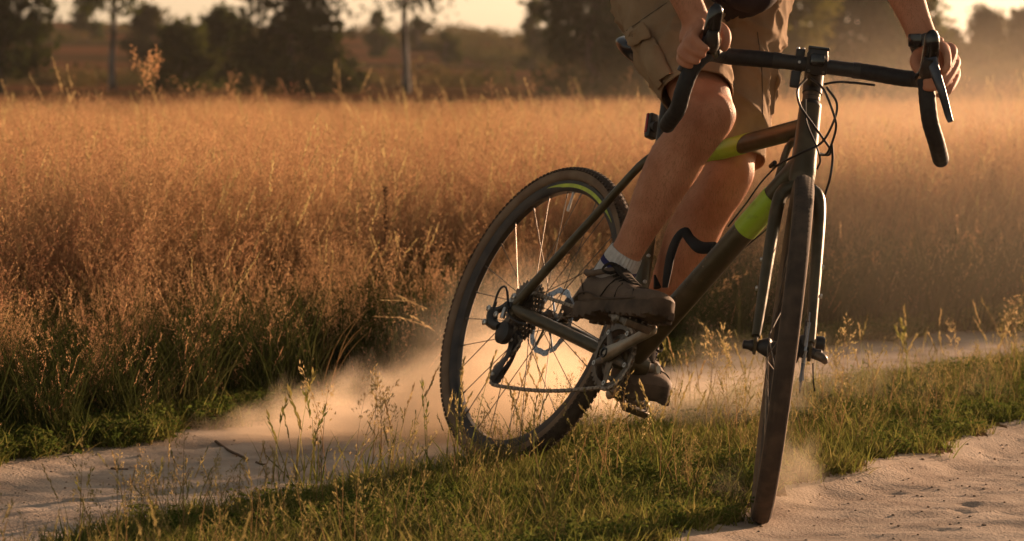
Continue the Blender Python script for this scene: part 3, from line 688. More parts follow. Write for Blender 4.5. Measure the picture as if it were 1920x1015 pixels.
# crankset
CRY = -.047; RR = .0735
ck = empty('crankset', (0, 0, 0), bike)
n_ = 36*4; vs = []
for j in range(n_):
    a = 2*pi*j/n_; r_ = RR+(.0035 if j % 4 in (0, 1) else -.0022)
    for rr, yy in ((r_, -.0011), (r_, .0011), (.0600, .0019), (.0600, -.0019)): vs.append((BB.x+rr*cos(a), CRY+yy, BB.z+rr*sin(a)))
MB().add(vs, [(j*4+q, ((j+1) % n_)*4+q, ((j+1) % n_)*4+(q+1) % 4, j*4+(q+1) % 4) for j in range(n_) for q in range(4)]).build('chainring', M_dark_steel, ck, sm=False)
CA = radians(21)
for j in range(5):
    a = CA+radians(36)+2*pi*j/5; d_ = Vector((cos(a), 0, sin(a)))
    MB().tube([BB+Vector((0, CRY-.006, 0))+d_*.012, BB+Vector((0, CRY-.004, 0))+d_*.058], [.011, .007], 8, ref=(0, 1, 0), rb=[.004, .003]) if False else MB().tube([BB+Vector((0, CRY-.006, 0))+d_*.012, BB+Vector((0, CRY-.003, 0))+d_*.062], [.0035, .003], 10, ref=(0, 1, 0), rb=[.013, .0065]).build('spider_arm', M_dark_steel, ck)
    MB().lathe([(.0055, 0), (.0055, .0055), (.003, .0056), (.003, .003)], BB+d_*.0615+Vector((0, CRY-.001, 0)), (0, -1, 0), 12).build('chainring_bolt', M_silver, ck)
MB().ring([(.05, -.0015), (.05, .0015), (.042, .0015), (.042, -.0015)], BB+Vector((0, CRY+.010, 0)), 80, lambda j, q: (.002 if (j % 2 and q < 2) else 0)).build('inner_ring', M_dark_steel, ck)
def crank(side):
    a = CA if side < 0 else CA+pi; d_ = Vector((cos(a), 0, sin(a))); y0 = side*.063; y1 = side*.079; e = BB+d_*.1725
    pts = [BB-d_*.016+Vector((0, y0, 0)), BB-d_*.008+Vector((0, y0, 0)), BB+d_*.02+Vector((0, y0*1.02, 0)), BB+d_*.09+Vector((0, (y0+y1)/2, 0)), e+Vector((0, y1, 0))-d_*.006, e+Vector((0, y1, 0))+d_*.010, e+Vector((0, y1, 0))+d_*.014]
    ra = [.006, .0095, .0095, .0078, .0075, .0065, .003]; rb_ = [.010, .0175, .0165, .0125, .0135, .011, .005]
    arm = MB().tube(pts, ra, 16, 30, ref=(0, 1, 0), rb=rb_).build('crank_arm', M_crank, ck)
    MB().lathe([(.0115, 0), (.0115, .0022), (.0085, .0024), (.0080, -.002), (.003, -.0022)], BB+Vector((0, side*.0725, 0)), (0, side, 0), 20).build('crank_bolt', M_black, ck)
    MB().tube([BB+Vector((0, side*.03, 0)), BB+Vector((0, side*.066, 0))], .0145, 16).build('spindle', M_dark_steel, ck)
    # pedal: axle, body and cage plates
    pc = e+Vector((0, side*.138, 0)); pr = Matrix.Rotation(radians(12) if side < 0 else radians(38), 3, 'Y')
    pd = MB().tube([e+Vector((0, y1, 0)), e+Vector((0, side*.112, 0))], [.0085, .0075], 12).build('pedal', M_steel, bike)
    MB().tube([e+Vector((0, side*.100, 0)), pc+Vector((0, side*.034, 0))], [.011, .012], 14).build('pedal_body', M_dark_steel, pd)
    for sx in (-1, 1):
        MB().box(pc+pr@Vector((sx*.032, 0, 0)), (.012, .066, .017), pr, .003).build('cage_plate', M_dark_steel, pd)
        MB().box(pc+pr@Vector((0, sx*.030, 0)), (.060, .008, .014), pr, .003).build('cage_plate', M_steel, pd)
        for q in range(4): MB().lathe([(.0022, 0), (.0018, .005)], pc+pr@Vector((sx*.032, -.024+.016*q, .008)), pr@Vector((0, 0, 1)), 6).build('pin', M_steel, pd)
    MB().lathe([(.013, 0), (.014, .004), (.010, .009), (.004, .0095)], pc+Vector((0, side*.033, 0)), (0, side, 0), 16).build('end_cap', M_steel, pd)
    return pc, pr
PCR, PRR = crank(-1); PCL, PRL = crank(1)
# rear derailleur
dr = empty('rear_derailleur', (0, 0, 0), bike)
UPY = -.056
MB().box((-.006, -.070, .358), (.020, .005, .034), Matrix.Rotation(.6, 3, 'Y'), .002).build('hanger', M_silver, dr)
bolt((.004, -.072, .372), (0, -1, 0), .0075, par=dr)
MB().tube([(-.005, -.074, .352), (-.018, -.079, .340), (-.040, -.082, .330)], [.009, .008, .008], 10, 10).build('knuckle', M_black, dr)
MB().tube([(-.010, -.076, .352), (-.006, -.079, .336), (-.004, -.080, .318)], [.0055, .005, .006], 10, 8).build('bracket', M_silver, dr)
MB().tube([(-.045, -.084, .336), (-.040, -.084, .315), (-.020, -.086, .300), (.012, -.088, .296)], [.011, .013, .012, .010], 12, 14).build('parallelogram', M_black, dr)
for p in ((-.047, -.094, .333), (-.012, -.092, .322), (-.042, -.097, .300)): bolt(p, (0, -1, 0), .0075, par=dr)
MB().tube([(-.046, -.086, .302), (-.030, -.088, .296), (-.006, -.09, .293)], [.008, .006, .005], 10, 8).build('outer_link', M_steel, dr)
MB().lathe([(.024, -.010), (.026, -.004), (.026, .006), (.016, .012), (.006, .013)], (.022, -.080, .286), (0, -1, 0), 24).build('clutch_housing', M_black, dr)
UP_, LP_ = Vector((.040, UPY, .276)), Vector((.010, UPY, .192))
for y_ in (UPY-.0075, UPY+.0075):
    a_, b_ = UP_.copy(), LP_.copy(); a_.y = b_.y = y_
    MB().tube([a_+Vector((.012, 0, .010)), a_, a_.lerp(b_, .5)+Vector((.012, 0, 0)), b_, b_+Vector((-.010, 0, -.006))], [.0013]*5, 8, 24, ref=(0, 1, 0), rb=[.008, .011, .0085, .013, .006]).build('cage_plate', M_black, dr)
for P_, r_ in ((UP_, .0225), (LP_, .0225)):
    n_ = 44; MB().ring([(r_, -.0012), (r_, .0012), (.006, .003), (.006, -.003)], P_, n_, lambda j, q: (.0025 if (j % 4 < 2 and q < 2) else 0)).build('pulley', M_black, dr)
    bolt(P_+Vector((0, -.009, 0)), (0, -1, 0), .0045, par=dr)
MB().tube([(-.047, -.083, .345), (-.052, -.082, .368), (-.046, -.081, .386), (-.028, -.080, .388), (-.008, -.079, .365), (.016, -.079, .330), (.06, -.078, .315), (.10, -.072, .314)], .0027, 8, 40).build('shift_cable', M_hose, dr)
MB().tube([(-.047, -.083, .334), (-.047, -.083, .352)], .0042, 8).build('barrel_adjuster', M_black, dr)
# chain: individual links along its run
CY = -.0475
def arc(c, r, a0, a1, n, y0, y1): return [(c[0]+r*cos(a0+(a1-a0)*k/(n-1)), y0+(y1-y0)*k/(n-1), c[2]+r*sin(a0+(a1-a0)*k/(n-1))) for k in range(n)]
CSY = -.0415; rc_ = 17*.0127/(2*pi)
path = arc(BB, RR, radians(-100), radians(88), 18, CRY, CRY)
path += [(lerp((BB.x, CRY, BB.z+RR), (0.002, CSY, .35+rc_+.01), t))[:] for t in (.15, .3, .45, .6, .75, .9)]
path += arc((0, 0, .35), rc_+.004, radians(95), radians(270), 12, CSY, CSY)
path += [(.016, -.05, .302), (.024, UPY, .293)]
path += arc(UP_, .0205, radians(120), radians(-40), 7, UPY, UPY)[0:0] + [(UP_.x+.020, UPY, UP_.z+.006), (UP_.x+.021, UPY, UP_.z-.008), (UP_.x+.012, UPY, UP_.z-.022), (.026, UPY, .236)]
path += [(LP_.x-.014, UPY, LP_.z+.020), (LP_.x-.022, UPY, LP_.z), (LP_.x-.013, UPY, LP_.z-.018), (LP_.x+.004, UPY, LP_.z-.022)]
e_ = Vector((BB.x+RR*cos(radians(-100)), CRY, BB.z+RR*sin(radians(-100))))
for t in (.2, .4, .6, .8): p = lerp(path[-1] if t == .2 else ps_, e_, t); ps_ = Vector(path[-1]) if t == .2 else ps_; path.append((p.x, p.y, p.z-.010*sin(pi*t)))
path.append(tuple(e_))
SPth = smooth_path(path, 1400); Ls = np.r_[0, np.cumsum(np.linalg.norm(np.diff(SPth, axis=0), axis=1))]
nl = int(Ls[-1]/.0127); nl -= nl % 2
ch = empty('chain', (0, 0, 0), bike); lm = []
for k in (0, 1):
    mb = MB(); yo = .0034 if k else .0021
    for s in (-1, 1):
        mb.tube([(-.0088, s*yo, 0), (-.0064, s*yo, 0), (0, s*yo, 0), (.0064, s*yo, 0), (.0088, s*yo, 0)], [.0008]*5, 8, ref=(0, 1, 0), rb=[.0025, .0044, .0034, .0044, .0025])
    for s in (-1, 1): mb.tube([(s*.00635, -.0038, 0), (s*.00635, .0038, 0)], .0036 if not k else .0018, 8)
    me = mb.mesh('chain_link'); me.materials.append(M_chain); lm.append(me)
for k in range(nl):
    s0 = Ls[-1]*k/nl; s1 = Ls[-1]*(k+1)/nl
    a_ = Vector([np.interp(s0, Ls, SPth[:, q]) for q in range(3)]); b_ = Vector([np.interp(s1, Ls, SPth[:, q]) for q in range(3)])
    xx = (b_-a_).normalized(); zz = xx.cross(Vector((0, 1, 0))).normalized(); yy = zz.cross(xx)
    o = link('chain_link', lm[k % 2], ch); o.matrix_local = Matrix.Translation((a_+b_)/2)@Matrix((xx, yy, zz)).transposed().to_4x4()
# rear brake caliper, bottle cage
cl = MB().box((.055, .052, .385), (.055, .030, .030), Matrix.Rotation(.5, 3, 'Y'), .006).build('rear_caliper', M_black, bike)
MB().box((.06, .066, .405), (.028, .012, .022), Matrix.Rotation(.5, 3, 'Y'), .004).build('caliper_cap', M_red, cl)
bc = MB().tube([(.477, -.006, .452), (.474, -.009, .48), (.468, -.011, .525), (.470, -.009, .562), (.487, -.007, .577), (.515, -.005, .562), (.56, -.006, .548), (.60, 0, .552)], [.010, .014, .016, .015, .012, .011, .014, .014], 14, 40, rb=[.003, .004, .005, .005, .004, .004, .007, .008]).build('bottle_cage', M_cage, bike)
MB().tube([lerp(DT0, DT1, .40)+Vector((-.024, 0, .02)), lerp(DT0, DT1, .55)+Vector((-.024, 0, .02)), lerp(DT0, DT1, .72)+Vector((-.02, 0, .017))], [.004, .004, .004], 8, 10, ref=(0, 1, 0), rb=[.004]*3).build('cage_spine', M_cage, bc)
MB().tube([(.47, -.02, .447), (.455, -.026, .472)], [.009, .002], 8).build('cage_foot', M_cage, bc)
# fork
F_ = lambda: MB(SF)
CRW = HB-AX*.004
fk = F_().tube([HB-AX*.004, HB-AX*.018, HB-AX*.036], [.027, .026, .020], 20, 8).build('fork_crown', M_paint, bike)
for s in (-1, 1):
    sh = CRW-AX*.028+Vector((0, s*.016, 0)); a1 = CRW-AX*.040+PERP*.002+Vector((0, s*.034, 0)); a2 = CRW-AX*.075+PERP*.004+Vector((0, s*.043, 0)); end = FH+Vector((0, s*.055, 0))+AX*.02
    bl = F_().tube([sh+AX*.008, sh, a1, a2, lerp(a2, end, .35)+Vector((0, s*.001, 0)), lerp(a2, end, .8), end], [.016, .0155, .0145, .0138, .0125, .0105, .009], 16, 40, ref=(0, 1, 0), rb=[.018, .018, .018, .0175, .017, .0135, .010]).build('fork_blade', M_paint, bike)
    F_().box(FH+Vector((0, s*.055, .002)), (.026, .008, .036), Matrix.Rotation(.3, 3, 'Y'), .003).build('dropout', M_paint, bl)
    for t in (.42, .64):
        p = lerp(a2, end, t); bolt(p+Vector((-.002, s*.0125, 0)), (0, s, 0), .0052, par=bl, xf=SF)
    F_().lathe([(.011, 0), (.012, .004), (.009, .010), (.009, .02), (.004, .022)], FH+Vector((0, s*.058, 0)), (0, s, 0), 16).build('axle_end', M_black, bl)
fc = F_().box(FH+Vector((-.045, .052, .040)), (.030, .024, .060), Matrix.Rotation(.25, 3, 'Y'), .006).build('front_caliper', M_black, bike)
F_().lathe([(.015, 0), (.016, .012), (.013, .018), (.004, .0185)], FH+Vector((-.03, .066, .022)), (0, 1, 0), 18).build('caliper_cap', M_black, fc)
F_().tube([FH+Vector((0, .066, -.002)), FH+Vector((.01, .082, -.008)), FH+Vector((.0, .088, -.014))], [.010, .009, .006], 10, 8).build('axle_lever', M_dark_steel, fc)
F_().box(FH+Vector((-.02, .040, .012)), (.04, .016, .045), None, .005).build('caliper_body', M_black, fc)
F_().tube([FH+Vector((0, .064, -.02)), FH+Vector((.01, .068, -.05)), FH+Vector((.005, .074, -.075))], .0016, 6, 10).build('cable_tail', M_hose, fc)
# headset spacers, stem, bar
F_().tube([HT, HT+AX*.006, HT+AX*.010, HT+AX*.05], [.0235, .022, .0175, .0175], 20).build('spacers', M_black, bike)
for k in range(3): F_().lathe([(.0182, -.004), (.0187, 0), (.0182, .004)], HT+AX*(.016+.0095*k), AX, 20).build('spacer_ring', M_dark_steel, bike)
BC = HT+AX*.056+PERP*.085
st = F_().tube([HT+AX*.052-PERP*.012, HT+AX*.053+PERP*.02, BC-PERP*.02], [.020, .0165, .016], 16, 12).build('stem', M_black, bike)
F_().tube([HT+AX*.030, HT+AX*.074, HT+AX*.078], [.0205, .0205, .015], 18).build('stem_clamp', M_black, st)
F_().box(BC+PERP*.010, (.018, .044, .044), Matrix.Rotation(.3, 3, 'Y'), .004).build('face_plate', M_black, st)
for sy in (-1, 1):
    for sz in (-1, 1): bolt(BC+Vector((.019, sy*.015, sz*.015)), (1, 0, 0), .003, par=st, xf=SF, mat=M_dark_steel)
mt = F_().box(BC+Vector((.010, .0, .020)), (.045, .040, .022), None, .005).build('computer_mount', M_black, bike)
F_().box(BC+Vector((.024, .0, .008)), (.03, .030, .024), None, .004).build('mount_body', M_gloss, mt)
F_().box(BC+Vector((.010, .0, .032)), (.046, .044, .006), None, .002).build('mount_lid', M_gloss, mt)
cb = F_().tube([BC+Vector((.0, -.043, 0)), BC+Vector((.0, -.029, 0))], .0205, 20).build('bar_clamp', M_black, bike)
F_().box(BC+Vector((.004, -.036, .020)), (.020, .018, .018), None, .003).build('clamp_top', M_black, cb)
F_().box(BC+Vector((.004, -.040, -.034)), (.018, .020, .034), None, .003).build('clamp_foot', M_black, cb)
for s in (-1, 1): bolt(BC+Vector((.004, -.036+s*.006, .028)), (0, 0, 1), .0035, par=cb, xf=SF)
bolt(BC+Vector((.021, -.036, .0)), (1, 0, 0), .003, par=cb, xf=SF)
hb_ = F_().tube([BC+Vector((0, y_, 0)) for y_ in (-.085, 0, .085)], .0155, 18).build('handlebar', M_black, bike)
def wrapmod(a, t): return 1+.035*abs(math.sin(a*.5+t*75))
HOOD = {}
for s in (-1, 1):
    pts = [(0, .078, 0), (.0, .12, -.001), (.004, .17, -.004), (.018, .200, -.005), (.050, .216, -.008), (.086, .221, -.020), (.100, .226, -.050), (.092, .238, -.095), (.066, .256, -.130), (.03, .268, -.150), (.0, .275, -.160)]
    if s < 0: pts = [(x, y_*.995+(.014 if z < -.04 else 0)+(.012 if -.1 < z < -.015 else 0), z) for x, y_, z in pts]
    P_ = [BC+Vector((x, s*y_, z)) for x, y_, z in pts]
    tp = F_().tube(P_, [.0155]+[.0168]*(len(P_)-2)+[.0165], 20, 110, mod=wrapmod).build('bar_tape', M_tape, hb_)
    F_().lathe([(.0165, 0), (.016, .004), (.008, .006)], P_[-1], P_[-1]-P_[-2], 16).build('end_plug', M_black, tp)
    F_().tube([BC+Vector((0, s*.074, 0)), BC+Vector((0, s*.090, 0))], .0172, 20).build('finishing_tape', M_black, tp)
    # hood and lever
    H0 = BC+Vector((.062, s*.2175, -.006))
    hd = F_().tube([H0, H0+Vector((.028, s*.003, .006)), H0+Vector((.058, s*.003, .022)), H0+Vector((.078, s*.002, .050)), H0+Vector((.086, 0, .074)), H0+Vector((.084, 0, .084))], [.019, .0185, .0175, .0165, .0145, .007], 18, 30, ref=(0, 1, 0), rb=[.019, .019, .022, .019, .015, .008]).build('hood', M_gloss, bike)
    F_().tube([H0+Vector((.050, s*.001, .002)), H0+Vector((.074, s*.001, .012)), H0+Vector((.088, 0, .030))], [.016, .016, .011], 14, 12, ref=(0, 1, 0), rb=[.014, .016, .012]).build('hood_bracket', M_black, hd)
    if s > 0: lv = [H0+Vector((.086, .004, .030)), H0+Vector((.092, .016, .000)), H0+Vector((.094, .034, -.038)), H0+Vector((.086, .052, -.080)), H0+Vector((.088, .058, -.092))]
    else: lv = [H0+Vector((.070, -.006, .020)), H0+Vector((.064, -.018, -.004)), H0+Vector((.052, -.038, -.026)), H0+Vector((.040, -.054, -.046)), H0+Vector((.040, -.057, -.052))]
    F_().tube(lv, [.0115, .0105, .0085, .0072, .006], 14, 26, ref=(0, 1, 0), rb=[.006, .006, .005, .0045, .003]).build('brake_lever', M_lever, bike)
    HOOD[s] = H0
# cables in front of the head tube (world points, brought into the bike's own frame)
BMi = BM.inverted()
def cable(pts, r=.0026, name='cable_housing'):
    MB().tube([BMi@(at(*p)-BT) for p in pts], r, 8, 50).build(name, M_hose, bike)
cable([(1512, 148, 7.03), (1496, 168, 7.0), (1500, 198, 6.98), (1520, 228, 6.98), (1544, 261, 6.99), (1557, 281, 7.0), (1553, 291, 7.02), (1536, 288, 7.05)])
cable([(1520, 147, 7.02), (1544, 168, 6.98), (1563, 214, 6.97), (1567, 243, 6.98), (1552, 286, 7.0), (1538, 291, 7.04)])
cable([(1550, 164, 7.0), (1569, 194, 6.98), (1563, 228, 6.98), (1540, 268, 6.99), (1500, 288, 7.0), (1461, 308, 7.05), (1449, 318, 7.1)])
cable([(1510, 186, 7.02), (1512, 228, 7.02), (1531, 275, 7.02), (1538, 300, 7.03), (1532, 317, 7.05)], .0022)
cable([(1560, 272, 6.99), (1561, 301, 7.0), (1556, 335, 7.0), (1547, 365, 7.02)])
cable([(1545, 158, 7.04), (1573, 154, 7.03), (1606, 156, 7.03), (1640, 160, 7.04)])
cable([(1449, 318, 7.1), (1425, 345, 7.13), (1398, 383, 7.17), (1365, 425, 7.2)], .0018)
cable([(1462, 400, 7.16), (1437, 430, 7.19), (1404, 458, 7.22), (1370, 490, 7.25), (1330, 535, 7.28)], .0018)
cable([(1445, 312, 7.08), (1453, 305, 7.06)], .005, 'cable_stop')

# ------------------------------------------------------------------ rider
PZ = at(1173, 600, 7.16)
person = empty('person', (PZ.x, PZ.y, PZ.z)); tag(person, 'cyclist in tan cargo shorts gripping the handlebar with one foot on the near pedal', 'person')
def toperson(o): o.parent = person; o.matrix_parent_inverse = Matrix.Translation(-Vector(person.location)); return o
def remesh(mb, voxel, smooth, name):
    me = mb.mesh(name); o = bpy.data.objects.new(name, me); COL.objects.link(o)
    bm = bmesh.new(); bm.from_mesh(me); bmesh.ops.recalc_face_normals(bm, faces=bm.faces); bm.to_mesh(me); bm.free()
    r = o.modifiers.new('r', 'REMESH'); r.mode = 'VOXEL'; r.voxel_size = voxel; r.use_smooth_shade = True
    if smooth: s = o.modifiers.new('s', 'SMOOTH'); s.factor = .5; s.iterations = smooth
    dg = bpy.context.evaluated_depsgraph_get(); m2 = bpy.data.meshes.new_from_object(o.evaluated_get(dg)); m2.name = name
    bpy.data.objects.remove(o); bpy.data.meshes.remove(me); return m2
RHp, RK, RA = at(1248, -8, 7.46), at(1325, 214, 7.16), at(1153, 512, 7.27)
LHp, LK, LA = at(1392, 8, 7.55), at(1362, 322, 7.40), at(1195, 662, 7.56)
def off(a, px, py): return a+Vector((px*1.1e-3, 0, -py*1.1e-3))
body = MB()
fwd = Vector((.52, -.85, 0)).normalized()
def limb(rows, m=40, n=22, ref=(0, -1, 0)): body.tube(rows, None, n, m, ref=ref)
def R_(p, a, b=None): return (p.x, p.y, p.z, a, b or a)
# legs: (depth radius, width radius); knee cap forward, calf bulge behind
def leg(h, k, a, side):
    sh = (a-k).normalized(); th = (k-h).normalized()
    pv = (sh.cross(th)).normalized(); fr = (sh.cross(pv)).normalized()
    if fr.dot(fwd) < 0: fr = -fr
    ref = tuple(fr)
    body.tube([R_(h-th*.05, .072, .072), R_(lerp(h, k, .25), .070, .068), R_(lerp(h, k, .55), .066, .064), R_(lerp(h, k, .82)+fr*.003, .064, .061), R_(k+fr*.006, .058, .056), R_(k+fr*.006+th*.025, .050, .050), R_(k+fr*.004+th*.045, .030, .030)], None, 24, 30, ref=tuple((fr+th*.3)))
    body.tube([R_(k-sh*.05+fr*.004, .030, .030), R_(k-sh*.03+fr*.008, .050, .050), R_(k-sh*.0+fr*.009, .058, .056), R_(lerp(k, a, .10)+fr*.003, .056, .054), R_(lerp(k, a, .24)-fr*.010, .059, .054), R_(lerp(k, a, .36)-fr*.014, .060, .055), R_(lerp(k, a, .52)-fr*.010, .053, .048), R_(lerp(k, a, .70)-fr*.003, .042, .038), R_(lerp(k, a, .86), .036, .032), R_(a, .036, .033), R_(a+sh*.03, .036, .033)], None, 24, 44, ref=ref)
    body.tube([R_(k+fr*.030-sh*.03, .018, .024), R_(k+fr*.037+sh*.005, .026, .032), R_(k+fr*.034+sh*.04, .018, .024)], None, 14, 10, ref=ref)   # knee cap
    body.tube([R_(lerp(k, a, .12)+fr*.036, .012, .018), R_(lerp(k, a, .45)+fr*.026, .012, .016), R_(lerp(k, a, .8)+fr*.018, .012, .014)], None, 12, 14, ref=ref)      # shin
    for s in (-1, 1):
        body.tube([R_(lerp(k, a, .14)-fr*.03+pv*s*.018, .018, .016), R_(lerp(k, a, .30)-fr*.042+pv*s*.020, .028, .026), R_(lerp(k, a, .42)-fr*.036+pv*s*.014, .022, .02), R_(lerp(k, a, .56)-fr*.024+pv*s*.006, .014, .012)], None, 12, 16, ref=ref)
        m_ = a+pv*s*.028; body.tube([R_(m_-sh*.02, .012, .01), R_(m_, .016, .012), R_(m_+sh*.015, .012, .01)], None, 10, 8, ref=ref)
    return fr, sh
fr_r, sh_r = leg(RHp, RK, RA, -1); fr_l, sh_l = leg(LHp, LK, LA, 1)
# torso, neck, head (above the picture)
PEL = at(1318, 0, 7.52); CH = at(1468, -330, 7.22); NK = at(1512, -455, 7.13)
SHR, SHL = at(1345, -405, 7.13), at(1612, -368, 7.24)
acr = tuple((SHL-SHR).normalized())
body.tube([R_(at(1312, 55, 7.53), .08, .07), R_(PEL, .155, .115), R_(at(1352, -90, 7.44), .140, .105), R_(at(1400, -190, 7.34), .150, .110), R_(CH, .168, .118), R_(at(1492, -410, 7.16), .13, .085), R_(NK, .065, .06)], None, 32, 40, ref=acr)
body.tube([R_(NK-Vector((0, 0, .03)), .062, .06), R_(NK+Vector((.015, -.02, .05)), .055, .056), R_(NK+Vector((.025, -.04, .10)), .056, .06)], None, 20, 12, ref=acr)
HD = NK+Vector((.035, -.075, .165)); hf = (Vector((.25, -.95, -.12))).normalized(); hs = hf.cross(Vector((0, 0, 1))).normalized(); hu = hs.cross(hf)
body.tube([R_(HD-hu*.125+hf*.022, .025, .030), R_(HD-hu*.105+hf*.020, .046, .056), R_(HD-hu*.06+hf*.008, .066, .080), R_(HD, .075, .094), R_(HD+hu*.055, .073, .093), R_(HD+hu*.095, .052, .066), R_(HD+hu*.112, .02, .026)], None, 26, 30, ref=tuple(hs))
body.tube([R_(HD+hf*.088+hu*.012, .008, .008), R_(HD+hf*.106-hu*.016, .011, .011), R_(HD+hf*.114-hu*.034, .014, .012), R_(HD+hf*.094-hu*.042, .012, .01)], None, 12, 12, ref=tuple(hs))
body.tube([R_(HD+hf*.088-hu*.068-hs*.026, .005, .005), R_(HD+hf*.099-hu*.066, .008, .008), R_(HD+hf*.088-hu*.068+hs*.026, .005, .005)], None, 10, 10, ref=tuple(hu))
for s in (-1, 1):
    e0 = HD+hs*s*.078-hf*.012; body.tube([R_(e0+hu*.032, .006, .014), R_(e0+hs*s*.010+hu*.012, .008, .020), R_(e0+hs*s*.008-hu*.02, .007, .014), R_(e0-hu*.036, .005, .008)], None, 12, 12, ref=tuple(hs))
# arms
def arm(sh, el, wr, s):
    body.tube([R_(sh, .055, .058), R_(lerp(sh, el, .3), .050, .052), R_(lerp(sh, el, .7), .045, .044), R_(el, .042, .040)], None, 22, 24)
    dv = (wr-el).normalized()
    body.tube([R_(el-dv*.03, .034, .034), R_(el, .044, .041), R_(lerp(el, wr, .25), .047, .043), R_(lerp(el, wr, .5), .041, .037), R_(lerp(el, wr, .78), .032, .027), R_(wr, .029, .024), R_(wr+dv*.02, .030, .022)], None, 22, 34, ref=(1, 0, 0))
RE, RWr = at(1212, -165, 7.06), at(1304, 36, 7.04); LE, LWr = at(1646, -140, 7.10), at(1734, 80, 7.045)
arm(SHR, RE, RWr, -1); arm(SHL, LE, LWr, 1)
# hands: palm plus five fingers closed round the hoods
def finger(pts, r0=.0098, r1=.0072):
    P_ = [at(*p) for p in pts]; n_ = len(P_)
    body.tube([R_(p, r0+(r1-r0)*k/(n_-1)+(.0008 if k in (1, 2) else 0)) for k, p in enumerate(P_)]+[R_(P_[-1]+(P_[-1]-P_[-2]).normalized()*.005, r1*.55)], None, 14, 26)
# hand on the hood left in the picture
body.tube([R_(at(1303, 33, 7.04), .030, .022), R_(at(1306, 50, 7.035), .034, .022), R_(at(1303, 66, 7.03), .040, .021), R_(at(1299, 80, 7.025), .038, .016)], None, 20, 18, ref=tuple((at(1320, 45, 7.02)-at(1284, 86, 7.035)).normalized()))
finger([(1312, 40, 7.02), (1316, 50, 6.975), (1302, 68, 6.940), (1313, 83, 6.918), (1325, 92, 6.914)])
finger([(1302, 52, 7.02), (1302, 63, 6.975), (1288, 84, 6.940), (1303, 98, 6.920), (1319, 104, 6.918)], .0102, .0074)
finger([(1294, 64, 7.02), (1290, 76, 6.985), (1277, 98, 6.948), (1291, 111, 6.926), (1308, 116, 6.924)], .0098, .0072)
finger([(1288, 74, 7.03), (1283, 88, 6.995), (1275, 111, 6.960), (1284, 121, 6.942), (1296, 124, 6.938)], .0088, .0065)
finger([(1316, 44, 7.05), (1340, 48, 7.055), (1357, 58, 7.03), (1362, 76, 7.01), (1356, 92, 7.005)], .0135, .0092)
# hand on the hood right in the picture
body.tube([R_(at(1734, 84, 7.05), .026, .022), R_(at(1740, 95, 7.052), .034, .022), R_(at(1754, 104, 7.05), .040, .022), R_(at(1770, 104, 7.045), .036, .016)], None, 20, 18, ref=(0, 0, 1))
finger([(1758, 88, 7.05), (1769, 88, 7.01), (1775, 101, 6.935), (1777, 122, 6.905), (1770, 137, 6.900)])
finger([(1764, 94, 7.05), (1778, 88, 7.03), (1787, 100, 6.995), (1768, 140, 6.945), (1748, 151, 6.930), (1735, 153, 6.930)], .0100, .0072)
finger([(1766, 104, 7.05), (1784, 104, 7.035), (1793, 121, 7.00), (1772, 156, 6.945), (1750, 165, 6.930), (1734, 165, 6.930)], .0096, .0070)
finger([(1768, 114, 7.05), (1786, 120, 7.04), (1794, 140, 7.01), (1782, 168, 6.96), (1769, 177, 6.945), (1759, 179, 6.942)], .0086, .0064)
finger([(1738, 96, 7.05), (1722, 104, 7.04), (1716, 118, 7.025), (1723, 133, 7.01), (1732, 142, 7.00)], .0135, .0085)
bme = remesh(body, .0034, 3, 'body'); bme.materials.append(M_skin)
bm = bmesh.new(); bm.from_mesh(bme)
lv_ = [v for v in bm.verts if (v.co-RWr).length > .16 and (v.co-LWr).length > .16 and (v.co-HD).length > .2]
for _ in range(14): bmesh.ops.smooth_vert(bm, verts=lv_, factor=.5, use_axis_x=True, use_axis_y=True, use_axis_z=True)
for v in lv_:                                             # tendons, muscle bellies and small hollows
    p_ = v.co; v.co = p_+v.normal*(mnoise.noise(Vector((p_.x*26-p_.z*9, p_.y*26, p_.z*9+p_.x*5)))*.0024+mnoise.noise(Vector((p_.x*60, p_.y*60, p_.z*22)))*.0009)
bm.to_mesh(bme); bm.free()
bob = toperson(link('body', bme)); bme.shade_smooth()
# face and hair
for s in (-1, 1):
    e = toperson(MB().lathe([(.002, -.011), (.008, -.008), (.0115, 0), (.008, .008), (.002, .011)], HD+hf*.078+hs*s*.031+hu*.012, hf, 14).build('eye', M_eye))
    ir = MB().lathe([(.005, 0), (.004, .0015), (.001, .002)], HD+hf*.0885+hs*s*.031+hu*.012, hf, 12).build('iris', M_iris, None); ir.parent = e
hm_ = MB().tube([R_(HD+hu*.055-hf*.01, .090, .112), R_(HD+hu*.078-hf*.006, .092, .116), R_(HD+hu*.115-hf*.006, .076, .096), R_(HD+hu*.142-hf*.006, .044, .058), R_(HD+hu*.152-hf*.006, .008, .01)], None, 28, 24, ref=tuple(hs)).build('helmet', M_helmet); toperson(hm_)
toperson(MB().tube([R_(HD-hu*.05-hf*.045, .066, .052), R_(HD-hf*.028, .079, .075), R_(HD+hu*.06-hf*.01, .076, .088)], None, 24, 12, ref=tuple(hs)).build('hair', M_hair))
